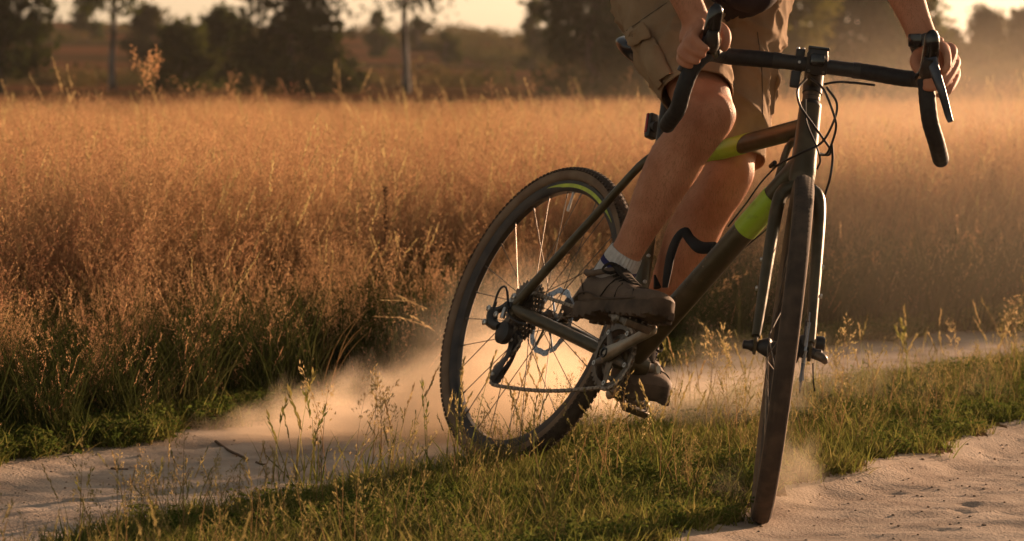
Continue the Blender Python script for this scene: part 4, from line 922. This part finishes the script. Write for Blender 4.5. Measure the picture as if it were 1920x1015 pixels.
# shorts
def cloth(mb, voxel, smooth, name, cuts, amp, seed, mat, thick=.003, folds=None):
    me = remesh(mb, voxel, smooth, name); bm = bmesh.new(); bm.from_mesh(me)
    for c_, n_, r_ in cuts:
        fs = [f for f in bm.faces if (f.calc_center_median()-c_).length < r_]
        g = set(fs); 
        for f in fs: g.update(f.edges); g.update(f.verts)
        bmesh.ops.bisect_plane(bm, geom=list(g), plane_co=c_, plane_no=n_, dist=1e-5)
        dl = [f for f in bm.faces if (f.calc_center_median()-c_).length < r_*1.05 and (f.calc_center_median()-c_).dot(n_) > 0]
        bmesh.ops.delete(bm, geom=dl, context='FACES')
    bm.normal_update()
    mv = {}
    for v in bm.verts:
        p = v.co; q = Vector((p.x*9+mnoise.noise(p*7)*1.2, p.y*9, p.z*7+p.x*6))+Vector((seed, 0, 0))
        r1 = 1-abs(mnoise.noise(q*1.25+Vector((3, 1, 7)))); r2 = 1-abs(mnoise.noise(Vector((q.x*2.6, q.y*2.2, q.z*1.2))+Vector((9, 4, 2))))
        h = mnoise.noise(q*.8)*.5+(r1**5)*.75+(r2**6)*.35+mnoise.noise(q*5)*.08-.3
        k = 1.0
        for c_, n_, r_ in cuts: k = min(k, .15+.85*min(1, abs((p-c_).dot(n_))/.09) if (p-c_).length < r_ else 1)
        d = h*amp*k
        if folds: d += folds(p)
        mv[v] = v.normal*d
    for v, d in mv.items(): v.co += d
    bm.to_mesh(me); bm.free(); me.materials.append(mat); me.shade_smooth()
    o = toperson(link(name, me)); sd_ = o.modifiers.new('thickness', 'SOLIDIFY'); sd_.thickness = thick; sd_.offset = -1
    return o
sh_ = MB()
thr = (RK-RHp).normalized(); thl = (LK-LHp).normalized()
HR = at(1308, 176, 7.20); HL = at(1368, 305, 7.42)
axr = tuple(thr)
sh_.tube([R_(RHp-thr*.10+Vector((.02, .02, 0)), .10, .10), R_(RHp-thr*.02, .112, .115), R_(lerp(RHp, HR, .35), .100, .104), R_(lerp(RHp, HR, .75), .088, .094), R_(HR, .074, .082), R_(HR+thr*.05, .073, .081)], None, 30, 34, ref=(1, 0, 0))
sh_.tube([R_(LHp-thl*.10, .10, .10), R_(LHp, .100, .105), R_(lerp(LHp, HL, .35), .090, .098), R_(lerp(LHp, HL, .75), .080, .092), R_(HL, .077, .090), R_(HL+thl*.05, .077, .090)], None, 30, 34, ref=(1, 0, 0))
sh_.tube([R_(at(1314, 70, 7.53), .085, .075), R_(PEL, .170, .128), R_(at(1345, -70, 7.45), .158, .120), R_(at(1362, -115, 7.42), .15, .114)], None, 32, 22, ref=acr)
hnr = (thr*.75+Vector((-.30, -.1, -.75))*.5).normalized(); hnl = (thl*.8+Vector((.12, 0, -.25))).normalized()
def fold_r(p):
    t = (p-RHp).dot(thr)/(HR-RHp).length
    return .004*sin(t*22+p.x*30)*max(0, 1-abs(t-.45)*1.8)
shorts = cloth(sh_, .006, 6, 'shorts', [(HR, hnr, .17), (HL, hnl, .16), (at(1360, -105, 7.42), Vector((.3, -.2, 1)).normalized(), .3)], .015, 3.3, M_shorts, folds=fold_r)
# cargo pocket with flap on the near thigh
from mathutils.bvhtree import BVHTree
bpy.context.view_layer.update()
SBV = BVHTree.FromPolygons([v.co.copy() for v in shorts.data.vertices], [tuple(q.vertices) for q in shorts.data.polygons])
EYE = Vector((0, 0, CAM_H))
def on_cloth(px, py, lift):
    """point on the outside of the shorts, lifted off along the cloth's normal"""
    d = (at(px, py, 1)-EYE).normalized(); h = SBV.ray_cast(EYE, d)
    if h[0] is None: return None
    n_ = h[1] if h[1].dot(d) < 0 else -h[1]
    return h[0]+n_*lift, n_
def patch(name, c4, lift, thick, bulge, mat):
    G = 14; vs = []; ok = True
    for i in range(G+1):
        for j in range(G+1):
            u, v = i/G, j/G
            x = (c4[0][0]*(1-u)+c4[1][0]*u)*(1-v)+(c4[3][0]*(1-u)+c4[2][0]*u)*v; y = (c4[0][1]*(1-u)+c4[1][1]*u)*(1-v)+(c4[3][1]*(1-u)+c4[2][1]*u)*v
            h = on_cloth(x, y, lift+bulge*(math.sin(pi*u)*math.sin(pi*v))**.6+.0015*mnoise.noise(Vector((x*.12, y*.12, 3))))
            if h is None: return None
            vs.append(h[0])
    mb = MB(); mb.add(vs, [(i*(G+1)+j, i*(G+1)+j+1, (i+1)*(G+1)+j+1, (i+1)*(G+1)+j) for i in range(G) for j in range(G)])
    o = toperson(mb.build(name, mat)); o.parent = shorts; o.matrix_parent_inverse = Matrix.Identity(4)
    sd_ = o.modifiers.new('thickness', 'SOLIDIFY'); sd_.thickness = thick; sd_.offset = 0
    for _ in range(2):
        pass
    return o
patch('pocket', [(1188, 80), (1228, 70), (1268, 150), (1240, 172)], .004, .005, .012, M_shorts)
patch('pocket_flap', [(1181, 64), (1216, 46), (1230, 74), (1190, 86)], .015, .005, .003, M_shorts)
def seam(pts, r=.0012):
    P_ = [on_cloth(x, y, .0006) for x, y in smooth_path([(x, y, 0) for x, y in pts], 26)[:, :2]]; P_ = [q[0] for q in P_ if q]
    if len(P_) < 4: return
    o = toperson(MB().tube(P_, r, 6).build('seam', M_seam)); o.parent = shorts; o.matrix_parent_inverse = Matrix.Identity(4)
M_seam = pmat('seam_thread', (.12, .08, .05), None, 1, .95)
seam([(1296, 166), (1340, 160), (1378, 158)]); seam([(1172, 60), (1215, 30), (1250, 6)]); seam([(1298, 160), (1322, 110), (1330, 60)])
seam([(1340, 102), (1395, 112), (1440, 100)]); seam([(1366, 284), (1396, 306), (1416, 322)]); seam([(1420, 60), (1428, 130), (1430, 220)])
mb = MB(); mb.tube([at(1449, 128, 7.46), at(1458, 142, 7.45), at(1460, 152, 7.45), at(1452, 176, 7.46), at(1449, 214, 7.46)], [.003, .007, .008, .005, .003], 10, 16, ref=(0, -1, 0), rb=[.003, .005, .006, .004, .003])
o = toperson(mb.build('pocket_edge', M_shorts)); o.parent = shorts; o.matrix_parent_inverse = Matrix.Identity(4)
# fine hair on shins and forearms
rh = np.random.default_rng(3); co = np.empty(len(bme.vertices)*3); bme.vertices.foreach_get('co', co); co = co.reshape(-1, 3)
no = np.empty(len(bme.vertices)*3); bme.vertices.foreach_get('normal', no); no = no.reshape(-1, 3)
def seg_t(P, a, b):
    a = np.array(a); d = np.array(b)-a; t = ((P-a)@d)/(d@d); return t, np.linalg.norm(P-(a+t[:, None]*d), axis=1)
sel = np.zeros(len(co), bool)
for a_, b_, lo_, hi_, rr in ((RK, RA, -.1, .86, .085), (LK, LA, -.1, .86, .085), (RE, RWr, .1, .95, .06), (LE, LWr, .1, .95, .06)):
    t_, d_ = seg_t(co, a_, b_); sel |= (t_ > lo_) & (t_ < hi_) & (d_ < rr)
ids = np.nonzero(sel)[0]; ids = rh.choice(ids, min(len(ids), 24000)); mb = MB()
for i in ids:
    p = Vector(co[i]); n_ = Vector(no[i]); dn = (Vector((rh.normal(0, .25), rh.normal(0, .25), -1))); dn = (dn-n_*dn.dot(n_)); dn.normalize(); l_ = rh.uniform(.005, .013)
    sd_ = n_.cross(dn)*.00016; q = p+(n_*.55+dn*.8)*l_; m_ = p+(n_*.42+dn*.25)*l_*.6
    mb.add([p-sd_, p+sd_, m_+sd_, m_-sd_, q], [(0, 1, 2, 3), (3, 2, 4)])
M_bodyhair = leafmat('body_hair', [(.20, .11, .05), (.30, .18, .09)], .5)
o = toperson(mb.build('body_hair', M_bodyhair, sm=False, kind='stuff')); o.parent = bob; o.matrix_parent_inverse = Matrix.Identity(4)
# jersey
js = MB()
js.tube([R_(at(1400, -18, 7.36), .075, .045), R_(at(1385, -40, 7.38), .165, .125), R_(at(1408, -190, 7.34), .168, .126), R_(CH, .182, .132), R_(at(1492, -405, 7.16), .15, .10), R_(NK-Vector((0, 0, .01)), .075, .072)], None, 32, 36, ref=acr)
for sh2, el2 in ((SHR, RE), (SHL, LE)):
    dv = (el2-sh2).normalized(); js.tube([R_(sh2-dv*.075, .025, .028), R_(sh2-dv*.055, .052, .055), R_(sh2-dv*.02, .066, .07), R_(lerp(sh2, el2, .35), .064, .066), R_(lerp(sh2, el2, .65), .060, .062)], None, 22, 16)
cloth(js, .008, 4, 'jersey', [], .003, 9.1, M_shirt)
hem = MB().tube([at(1352, -16, 7.36), at(1378, -2, 7.31), at(1410, 6, 7.28), at(1436, -2, 7.30), at(1456, -20, 7.36)], [.016, .020, .022, .020, .014], 14, 24); toperson(hem.build('jersey_hem', M_shirt))
# wrist band
dvl = (LWr-LE).normalized(); toperson(MB().tube([LWr-dvl*.012+Vector((0, 0, 0)), LWr+dvl*.010], [.0325, .0325], 24, ref=(1, 0, 0), rb=[.0285, .0285]).build('wrist_band', M_black))

wd_ = LWr+Vector((-.022, -.020, .004)); wt = toperson(MB().box(wd_, (.030, .012, .028), Matrix.Rotation(-.7, 3, 'Z'), .004).build('watch_case', M_gloss))
# socks and shoes
def sock(a, k, top, fr, nm):
    sh = (a-k).normalized(); t0 = a-sh*top
    so = toperson(MB().tube([R_(t0, .0375, .0345), R_(t0+sh*.01, .0395, .0365), R_(a-sh*.03, .041, .038), R_(a, .043, .04), R_(a+sh*.04, .045, .043)], None, 112, 26, ref=tuple(fr), mod=lambda q, t: 1+.022*cos(q*28)*(1 if t < .62 else .3)).build('sock', M_sock))
    b_ = MB().tube([R_(a-sh*.024, .0425, .040), R_(a-sh*.012, .0435, .041)], None, 60, ref=tuple(fr)).build('sock_band', M_navy); toperson(b_); b_.parent = so; b_.matrix_parent_inverse = Matrix.Identity(4)
sock(RA, RK, .052, fr_r, 'r'); sock(LA, LK, .03, fr_l, 'l')
def shoe(heel, toe, up, nm):
    X = (toe-heel); L_ = X.length; X.normalize(); Y = up.cross(X).normalized(); Z = X.cross(Y)
    def loc(x, y_, z): return heel+X*(x*L_)+Y*y_+Z*z
    xf = lambda v: loc(v.x, v.y, v.z)
    st_ = [(0.0, .022, .030, .062), (.03, .031, .026, .082), (.10, .036, .024, .098), (.22, .037, .024, .092), (.34, .037, .024, .098), (.44, .040, .024, .092), (.58, .045, .024, .082), (.72, .049, .025, .072), (.86, .048, .027, .070), (.94, .041, .028, .066), (.985, .028, .030, .058), (1.0, .012, .034, .050)]
    A = smooth_path([(x, 0, (a+b)/2, w_, (b-a)/2) for x, w_, a, b in st_], 40); n_ = 24; vs = []
    for r in A:
        for j in range(n_):
            q = 2*pi*j/n_; c_, s_ = cos(q), sin(q); e = .72
            yy = r[3]*math.copysign(abs(c_)**e, c_); zz = r[4]*math.copysign(abs(s_)**e, s_)
            yy *= 1-.28*max(0, s_)**1.5
            vs.append((r[0], yy, r[2]+zz))
    mb = MB(xf); mb.add(vs, [(k*n_+j, k*n_+(j+1) % n_, (k+1)*n_+(j+1) % n_, (k+1)*n_+j) for k in range(39) for j in range(n_)]+[tuple(range(n_)), tuple(39*n_+j for j in range(n_))])
    so = toperson(mb.build('shoe', M_shoe))
    def sub(mb2, name, mat, **k): o = toperson(mb2.build(name, mat, **k)); o.parent = so; o.matrix_parent_inverse = Matrix.Identity(4); return o
    # sole with rand and lugs
    B = smooth_path([(-.012, .020, .010, .036), (.03, .036, .002, .034), (.2, .040, .005, .032), (.40, .039, .016, .040), (.6, .047, .012, .038), (.78, .051, .010, .038), (.92, .043, .012, .042), (.99, .028, .020, .050), (1.012, .012, .028, .052)], 34); vs = []
    for r in B:
        for yy, zz in ((-1, r[2]), (-1.04, (r[2]+r[3])/2), (-1, r[3]), (1, r[3]), (1.04, (r[2]+r[3])/2), (1, r[2])): vs.append((r[0], r[1]*yy, zz))
    mb = MB(xf).add(vs, [(k*6+j, k*6+(j+1) % 6, (k+1)*6+(j+1) % 6, (k+1)*6+j) for k in range(33) for j in range(6)]+[tuple(range(6)), tuple(33*6+j for j in range(6))]); sub(mb, 'sole', M_sole)
    for k in range(13):
        u = .02+.96*k/12
        if .30 < u < .40: continue
        w_ = float(np.interp(u, B[:, 0], B[:, 1])); zb = float(np.interp(u, B[:, 0], B[:, 2]))
        for s in (-1, 1): mb = MB(xf); mb.box((u, s*(w_-.0075), zb+.003), (.040, .017, .016), None, .0025); sub(mb, 'lug', M_sole, sm=False)
    # rand line, heel overlay, collar roll, tongue and laces
    for s in (-1, 1):
        mb = MB(xf).tube([(.02, s*.037, .040), (.10, s*.0405, .050), (.2, s*.041, .052), (.32, s*.041, .042), (.5, s*.044, .040), (.72, s*.050, .042), (.9, s*.043, .046)], .0022, 6, 24); sub(mb, 'rand', M_sole)
        mb = MB(xf).tube([(.05, s*.034, .080), (.10, s*.039, .064), (.15, s*.0415, .048)], .0016, 6, 10); sub(mb, 'seam', M_lace)
    for s in (-1, 1):
        mb = MB(xf).tube([(.80, s*.048, .048), (.77, s*.042, .062), (.75, s*.028, .070), (.74, 0, .073)], .0017, 6, 14); sub(mb, 'seam', M_lace)
        mb = MB(xf).tube([(.36, s*.041, .044), (.42, s*.039, .066), (.47, s*.032, .084)], .0017, 6, 12); sub(mb, 'seam', M_lace)
        mb = MB(xf).tube([(.56, s*.045, .044), (.57, s*.042, .062), (.58, s*.034, .076)], .0017, 6, 12); sub(mb, 'seam', M_lace)
    mb = MB(xf).tube([(.03, 0, .092), (.08, .033, .096), (.20, .036, .094), (.33, .030, .102), (.40, .0, .112), (.33, -.030, .102), (.20, -.036, .094), (.08, -.033, .096)], .0065, 10, 8, closed=True); sub(mb, 'collar', M_shoe)
    mb = MB(xf).tube([(.30, 0, .120), (.36, 0, .114), (.46, 0, .096), (.6, 0, .079)], [.006, .007, .006, .004], 12, 14, ref=(0, 0, 1), rb=[.020, .024, .024, .018]); sub(mb, 'tongue', M_lace)
    for k in range(6):
        u = .38+.045*k; z_ = .108-.0058*k; mb = MB(xf).tube([(u-.01, -.028, z_-.012), (u+.012, 0, z_+.002), (u-.01, .028, z_-.012)], .0032, 8, 12); sub(mb, 'lace', M_lace)
    for s in (-1, 1): mb = MB(xf).tube([(.40, s*.006, .112), (.36, s*.030, .118), (.34, s*.044, .102), (.39, s*.034, .096), (.41, s*.01, .110)], .0032, 8, 20); sub(mb, 'lace_loop', M_lace)
    mb = MB(xf).tube([(-.002, 0, .070), (-.03, 0, .088), (-.012, 0, .104)], [.004, .004, .004], 8, 10, ref=(0, 1, 0), rb=[.007]*3); sub(mb, 'pull_tab', M_lace)
    return so
upv = (BM@Vector((0, 0, 1)))
shoe(at(1092, 600, 7.28), at(1240, 608, 7.09), (upv*.6+Vector((.08, .1, .6))).normalized(), 'r')
shoe(at(1172, 714, 7.60), at(1218, 766, 7.36), Vector((.25, -.55, .75)).normalized(), 'l')

# ------------------------------------------------------------------ single seeding stems and small things on the ground
def plant_mesh(kind, seed):
    random.seed(seed); t = Tuft([M_blade, M_stalk, M_panicle, M_seed, M_dock, M_turf, M_clover])
    if kind == 0:
        for _ in range(3): p = culm(t, (U(-.015, .015), U(-.015, .015), 0), U(.16, .27), U(.03, .25), U(0, 6.28), 5, .0022); spike(t, p, U(.05, .09), 3, 26, .011, .0038, .32)
    elif kind == 1:
        for _ in range(3): p = culm(t, (U(-.015, .015), U(-.015, .015), 0), U(.15, .25), U(.03, .3), U(0, 6.28), 1, .002); panicle(t, p, U(.08, .12), 3, 13, .026, .007)
    else:
        for _ in range(2): p = culm(t, (U(-.012, .012), U(-.012, .012), 0), U(.15, .24), U(.03, .2), U(0, 6.28), 5, .0024); spike(t, p, U(.06, .09), 5, 13, .018, .0055, .42)
    for _ in range(5): t.blade((U(-.02, .02), U(-.02, .02), 0), U(0, 6.28), U(.06, .15), U(.1, .6), .004, 5, U(.3, 1.2))
    o = t.obj('plant'); return o.data
pm = [[plant_mesh(k, 200+10*k+s) for s in range(3)] for k in range(3)]
LB = ['seeding grass stem with a narrow straw coloured spike on the grassy strip', 'seeding grass stem with an open airy pale head on the grassy strip', 'green grass stem with chunky dark seed head on the grassy strip']
random.seed(31)
spots = [(515, 905, 2), (560, 900, 2), (580, 915, 2), (600, 900, 1), (665, 915, 1), (690, 905, 1), (720, 900, 1), (745, 895, 0), (800, 880, 2), (840, 880, 0), (870, 905, 0), (960, 870, 0), (985, 868, 1), (1000, 860, 0), (1030, 860, 0), (1075, 860, 1), (1110, 830, 1), (1150, 820, 2), (1185, 805, 0), (1210, 810, 1), (1250, 800, 2), (1290, 800, 0), (1330, 805, 1), (1370, 800, 1), (1400, 810, 0), (1530, 800, 0), (1560, 790, 1), (1590, 790, 1), (1625, 780, 0), (1690, 770, 0), (1705, 765, 2), (1765, 750, 0), (1800, 745, 1), (1865, 730, 0), (1900, 735, 1), (250, 1000, 1), (330, 1010, 0), (400, 1000, 0), (440, 1010, 1), (500, 1000, 0), (150, 1010, 2), (235, 1012, 0), (225, 1008, 1), (270, 1010, 0), (290, 1005, 1), (320, 1000, 1), (345, 1005, 0), (375, 1008, 1), (470, 990, 0), (420, 1005, 1), (285, 1012, 1), (310, 1010, 0), (550, 985, 0), (1010, 930, 0), (1190, 900, 1), (1230, 930, 0)]
for px, py, k in spots:
    d = FPX*CAM_H/(py-113.5); x = (px-960)/FPX*d; o = link('grass_stem', random.choice(pm[k])); o.location = (x, d, float(gz(x, d))-.002); o.rotation_euler = (U(-.08, .08), U(-.08, .08), U(0, 6.28)); sc = U(.85, 1.15)*(.6 if py > 980 else 1); o.scale = (sc, sc, sc)
    tag(o, LB[k], 'grass stem', ['narrow spiked stems on the strip', 'airy headed stems on the strip', 'dark headed green stems on the strip'][k])
# drooping grass arching out of the meadow edge
random.seed(44); t = Tuft([M_blade, M_stalk, M_panicle, M_seed])
p = t.blade((0, 0, 0), .15, .46, .12, .0035, 1, 1.9, 12); spike(t, p, .09, 3, 34, .014, .004, .6)
for q in range(4): p2 = t.blade((.01*q, .01, 0), .1+.15*q, U(.30, .44), U(.05, .3), .003, 1, U(1.5, 2.1), 11); spike(t, p2, .07, 3, 22, .013, .004, .6)
ob = t.obj('arching_grass'); COL.objects.link(ob); q = at(598, 700, 8.75); ob.location = (q.x, q.y, float(gz(q.x, q.y))); tag(ob, 'pale arching grass drooping to the right out of the meadow edge', 'grass plant')
t = Tuft([M_blade, M_stalk, M_panicle, M_seed, M_dock])
for q in range(5):
    p2 = t.blade((0, 0, 0), U(0, 6.28), U(.85, .98), U(.0, .09), .003, 1, .12, 7); panicle(t, p2, .12, 2, 16, .035, .010)
ob = t.obj('dry_weed'); COL.objects.link(ob); q = at(272, 300, 13.5); ob.location = (q.x, q.y, float(gz(q.x, q.y))); tag(ob, 'tall dry weed with a brown seed tuft rising before the far bushes', 'weed')
# twigs and stones
def twig(pts, r, label):
    P_ = []
    for px, py in pts:
        d = FPX*CAM_H/(py-113.5); x = (px-960)/FPX*d; P_.append((x, d, float(gz(x, d))+r*.8))
    o = MB().tube(P_, [r*1.1]+[r]*(len(P_)-2)+[r*.5], 8, 14).build('twig', M_twig, None, loc=P_[0]); tag(o, label, 'twig')
twig([(402, 832), (425, 846), (450, 858), (462, 866)], .0032, 'dark dry twig lying on the dirt just below the meadow edge')
twig([(205, 878), (222, 882), (236, 884)], .0025, 'small dark stick on the dirt nearest the creeping plants')
twig([(478, 872), (488, 874), (496, 873)], .0025, 'short dark stick on the dirt left of the dust cloud')
mb = MB(); random.seed(9)
for k in range(1700):
    y_ = U(5.8, 10.5); x_ = U(-1, 1)*.17*y_; 
    if int(zone(np.array(x_), np.array(y_))) not in (1, 3): continue
    r_ = U(.0012, .0042)*(2.2 if random.random() < .03 else 1); z_ = float(gz(x_, y_)); mb.lathe([(r_*.5, -r_*.3), (r_, r_*.1), (r_*.8, r_*.6), (r_*.3, r_*.85)], (x_, y_, z_), (U(-.3, .3), U(-.3, .3), 1), 6)
tag(mb.build('pebbles', M_stone), 'small pale pebbles and grit scattered over the dirt tracks', 'pebbles', None, 'stuff')

# straw litter lying on the tracks
mb = MB(); random.seed(19)
for k in range(900):
    y_ = U(5.9, 11); x_ = U(-1, 1)*.18*y_
    if int(zone(np.array(x_), np.array(y_))) not in (1, 3): continue
    near_ = min(abs(x_-float(fe(y_))), abs(x_-float(ml(y_))), abs(x_-float(mr(y_))))
    if random.random() > .15+.85*math.exp(-near_/.12): continue
    a = U(0, 6.28); l_ = U(.008, .045); d_ = Vector((cos(a), sin(a), 0))*l_; n_ = Vector((-sin(a), cos(a), 0))*U(.0007, .0018); z_ = float(gz(x_, y_))+.003; p_ = Vector((x_, y_, z_))
    q_ = p_+d_; q_.z = float(gz(q_.x, q_.y))+U(.003, .010); mb.add([p_-n_, p_+n_, q_+n_*.6, q_-n_*.6], [(0, 1, 2, 3)])
tag(mb.build('straw_litter', M_litter, sm=False), 'bits of dry straw and stalk littering the edges of the tracks', 'straw', None, 'stuff')

# ------------------------------------------------------------------ dust and haze
def dust(name, blobs, label, dens, ns, seed, box):
    mb = MB(); c_, s_ = box; mb.box(c_, s_, None, min(s_)*.35)
    m = bpy.data.materials.new(name); N, L = nt(m); N.remove(N['Principled BSDF']); out = N['Material Output']
    pv = N.new('ShaderNodeVolumePrincipled'); pv.inputs['Color'].default_value = (.97, .83, .66, 1); pv.inputs['Anisotropy'].default_value = .55; L.new(pv.outputs[0], out.inputs['Volume'])
    tc = N.new('ShaderNodeTexCoord'); n1 = N.new('ShaderNodeTexNoise'); n1.inputs['Scale'].default_value = ns; n1.inputs['Detail'].default_value = 5; n1.inputs['Roughness'].default_value = .55
    n1.inputs['Distortion'].default_value = .6
    L.new(tc.outputs['Object'], n1.inputs['Vector'])
    def math_(op, a, b):
        q = N.new('ShaderNodeMath'); q.operation = op
        for i, v in enumerate((a, b)):
            if isinstance(v, (int, float)): q.inputs[i].default_value = v
            else: L.new(v, q.inputs[i])
        return q.outputs[0]
    total = None
    for (bc_, br, bd) in blobs:
        mp = N.new('ShaderNodeMapping'); mp.inputs['Scale'].default_value = [1/r for r in br]; mp.inputs['Location'].default_value = [-c/r for c, r in zip(bc_, br)]
        L.new(tc.outputs['Object'], mp.inputs['Vector']); ln = N.new('ShaderNodeVectorMath'); ln.operation = 'LENGTH'; L.new(mp.outputs[0], ln.inputs[0])
        e = math_('SUBTRACT', 1.0, ln.outputs['Value'])
        e = math_('ADD', e, math_('MULTIPLY', math_('SUBTRACT', n1.outputs['Fac'], .5), 1.7))
        mr_ = N.new('ShaderNodeMapRange'); mr_.inputs[1].default_value = 0; mr_.inputs[2].default_value = .6; mr_.inputs[3].default_value = 0; mr_.inputs[4].default_value = bd; mr_.interpolation_type = 'SMOOTHSTEP'
        L.new(e, mr_.inputs[0]); total = mr_.outputs[0] if total is None else math_('ADD', total, mr_.outputs[0])
    L.new(math_('MULTIPLY', total, dens), pv.inputs['Density'])
    o = mb.build(name, m, None, sm=False); tag(o, label, 'dust', None, 'stuff'); return o
dust('dust_cloud', [((-.33, 8.25, -.04), (.42, .34, .20), 5.5), ((.0, 8.3, .03), (.42, .36, .23), 5.5), ((.34, 8.45, .0), (.45, .36, .16), 1.8), ((.04, 8.4, .20), (.34, .34, .22), 1.2), ((-.20, 7.86, -.04), (.20, .14, .09), 7), ((.7, 8.8, .06), (.5, .4, .16), .3)],
     'pale sunlit dust cloud kicked up behind the skidding rear wheel', 1.0, 4.6, 1, ((.15, 8.3, .33), (2.4, 1.9, .9)))
dust('dust_puff', [((.57, 7.0, .05), (.085, .08, .12), 1.6), ((.45, 7.0, .04), (.05, .06, .07), .7)], 'small puff of dust beside the bottom of the front wheel', 1.0, 13, 2, ((.54, 7.0, .10), (.42, .3, .34)))
dust('drifting_dust', [((2.0, 13, .45), (2.3, 5, .75), .026)],
     'thin sunlit dust drifting over the grass at the right', 1.0, .6, 3, ((2.0, 13, .62), (4.6, 9.8, 1.26)))
hz = MB().box((0, 130, 9), (760, 420, 22)).build('haze', None, None, sm=False)
m = bpy.data.materials.new('haze'); N, L = nt(m); N.remove(N['Principled BSDF']); pv = N.new('ShaderNodeVolumePrincipled'); pv.inputs['Density'].default_value = .00022; pv.inputs['Color'].default_value = (1, .93, .84, 1); pv.inputs['Anisotropy'].default_value = .7
L.new(pv.outputs[0], N['Material Output'].inputs['Volume']); hz.data.materials.append(m); tag(hz, 'warm evening haze over the meadow', 'haze', None, 'stuff')
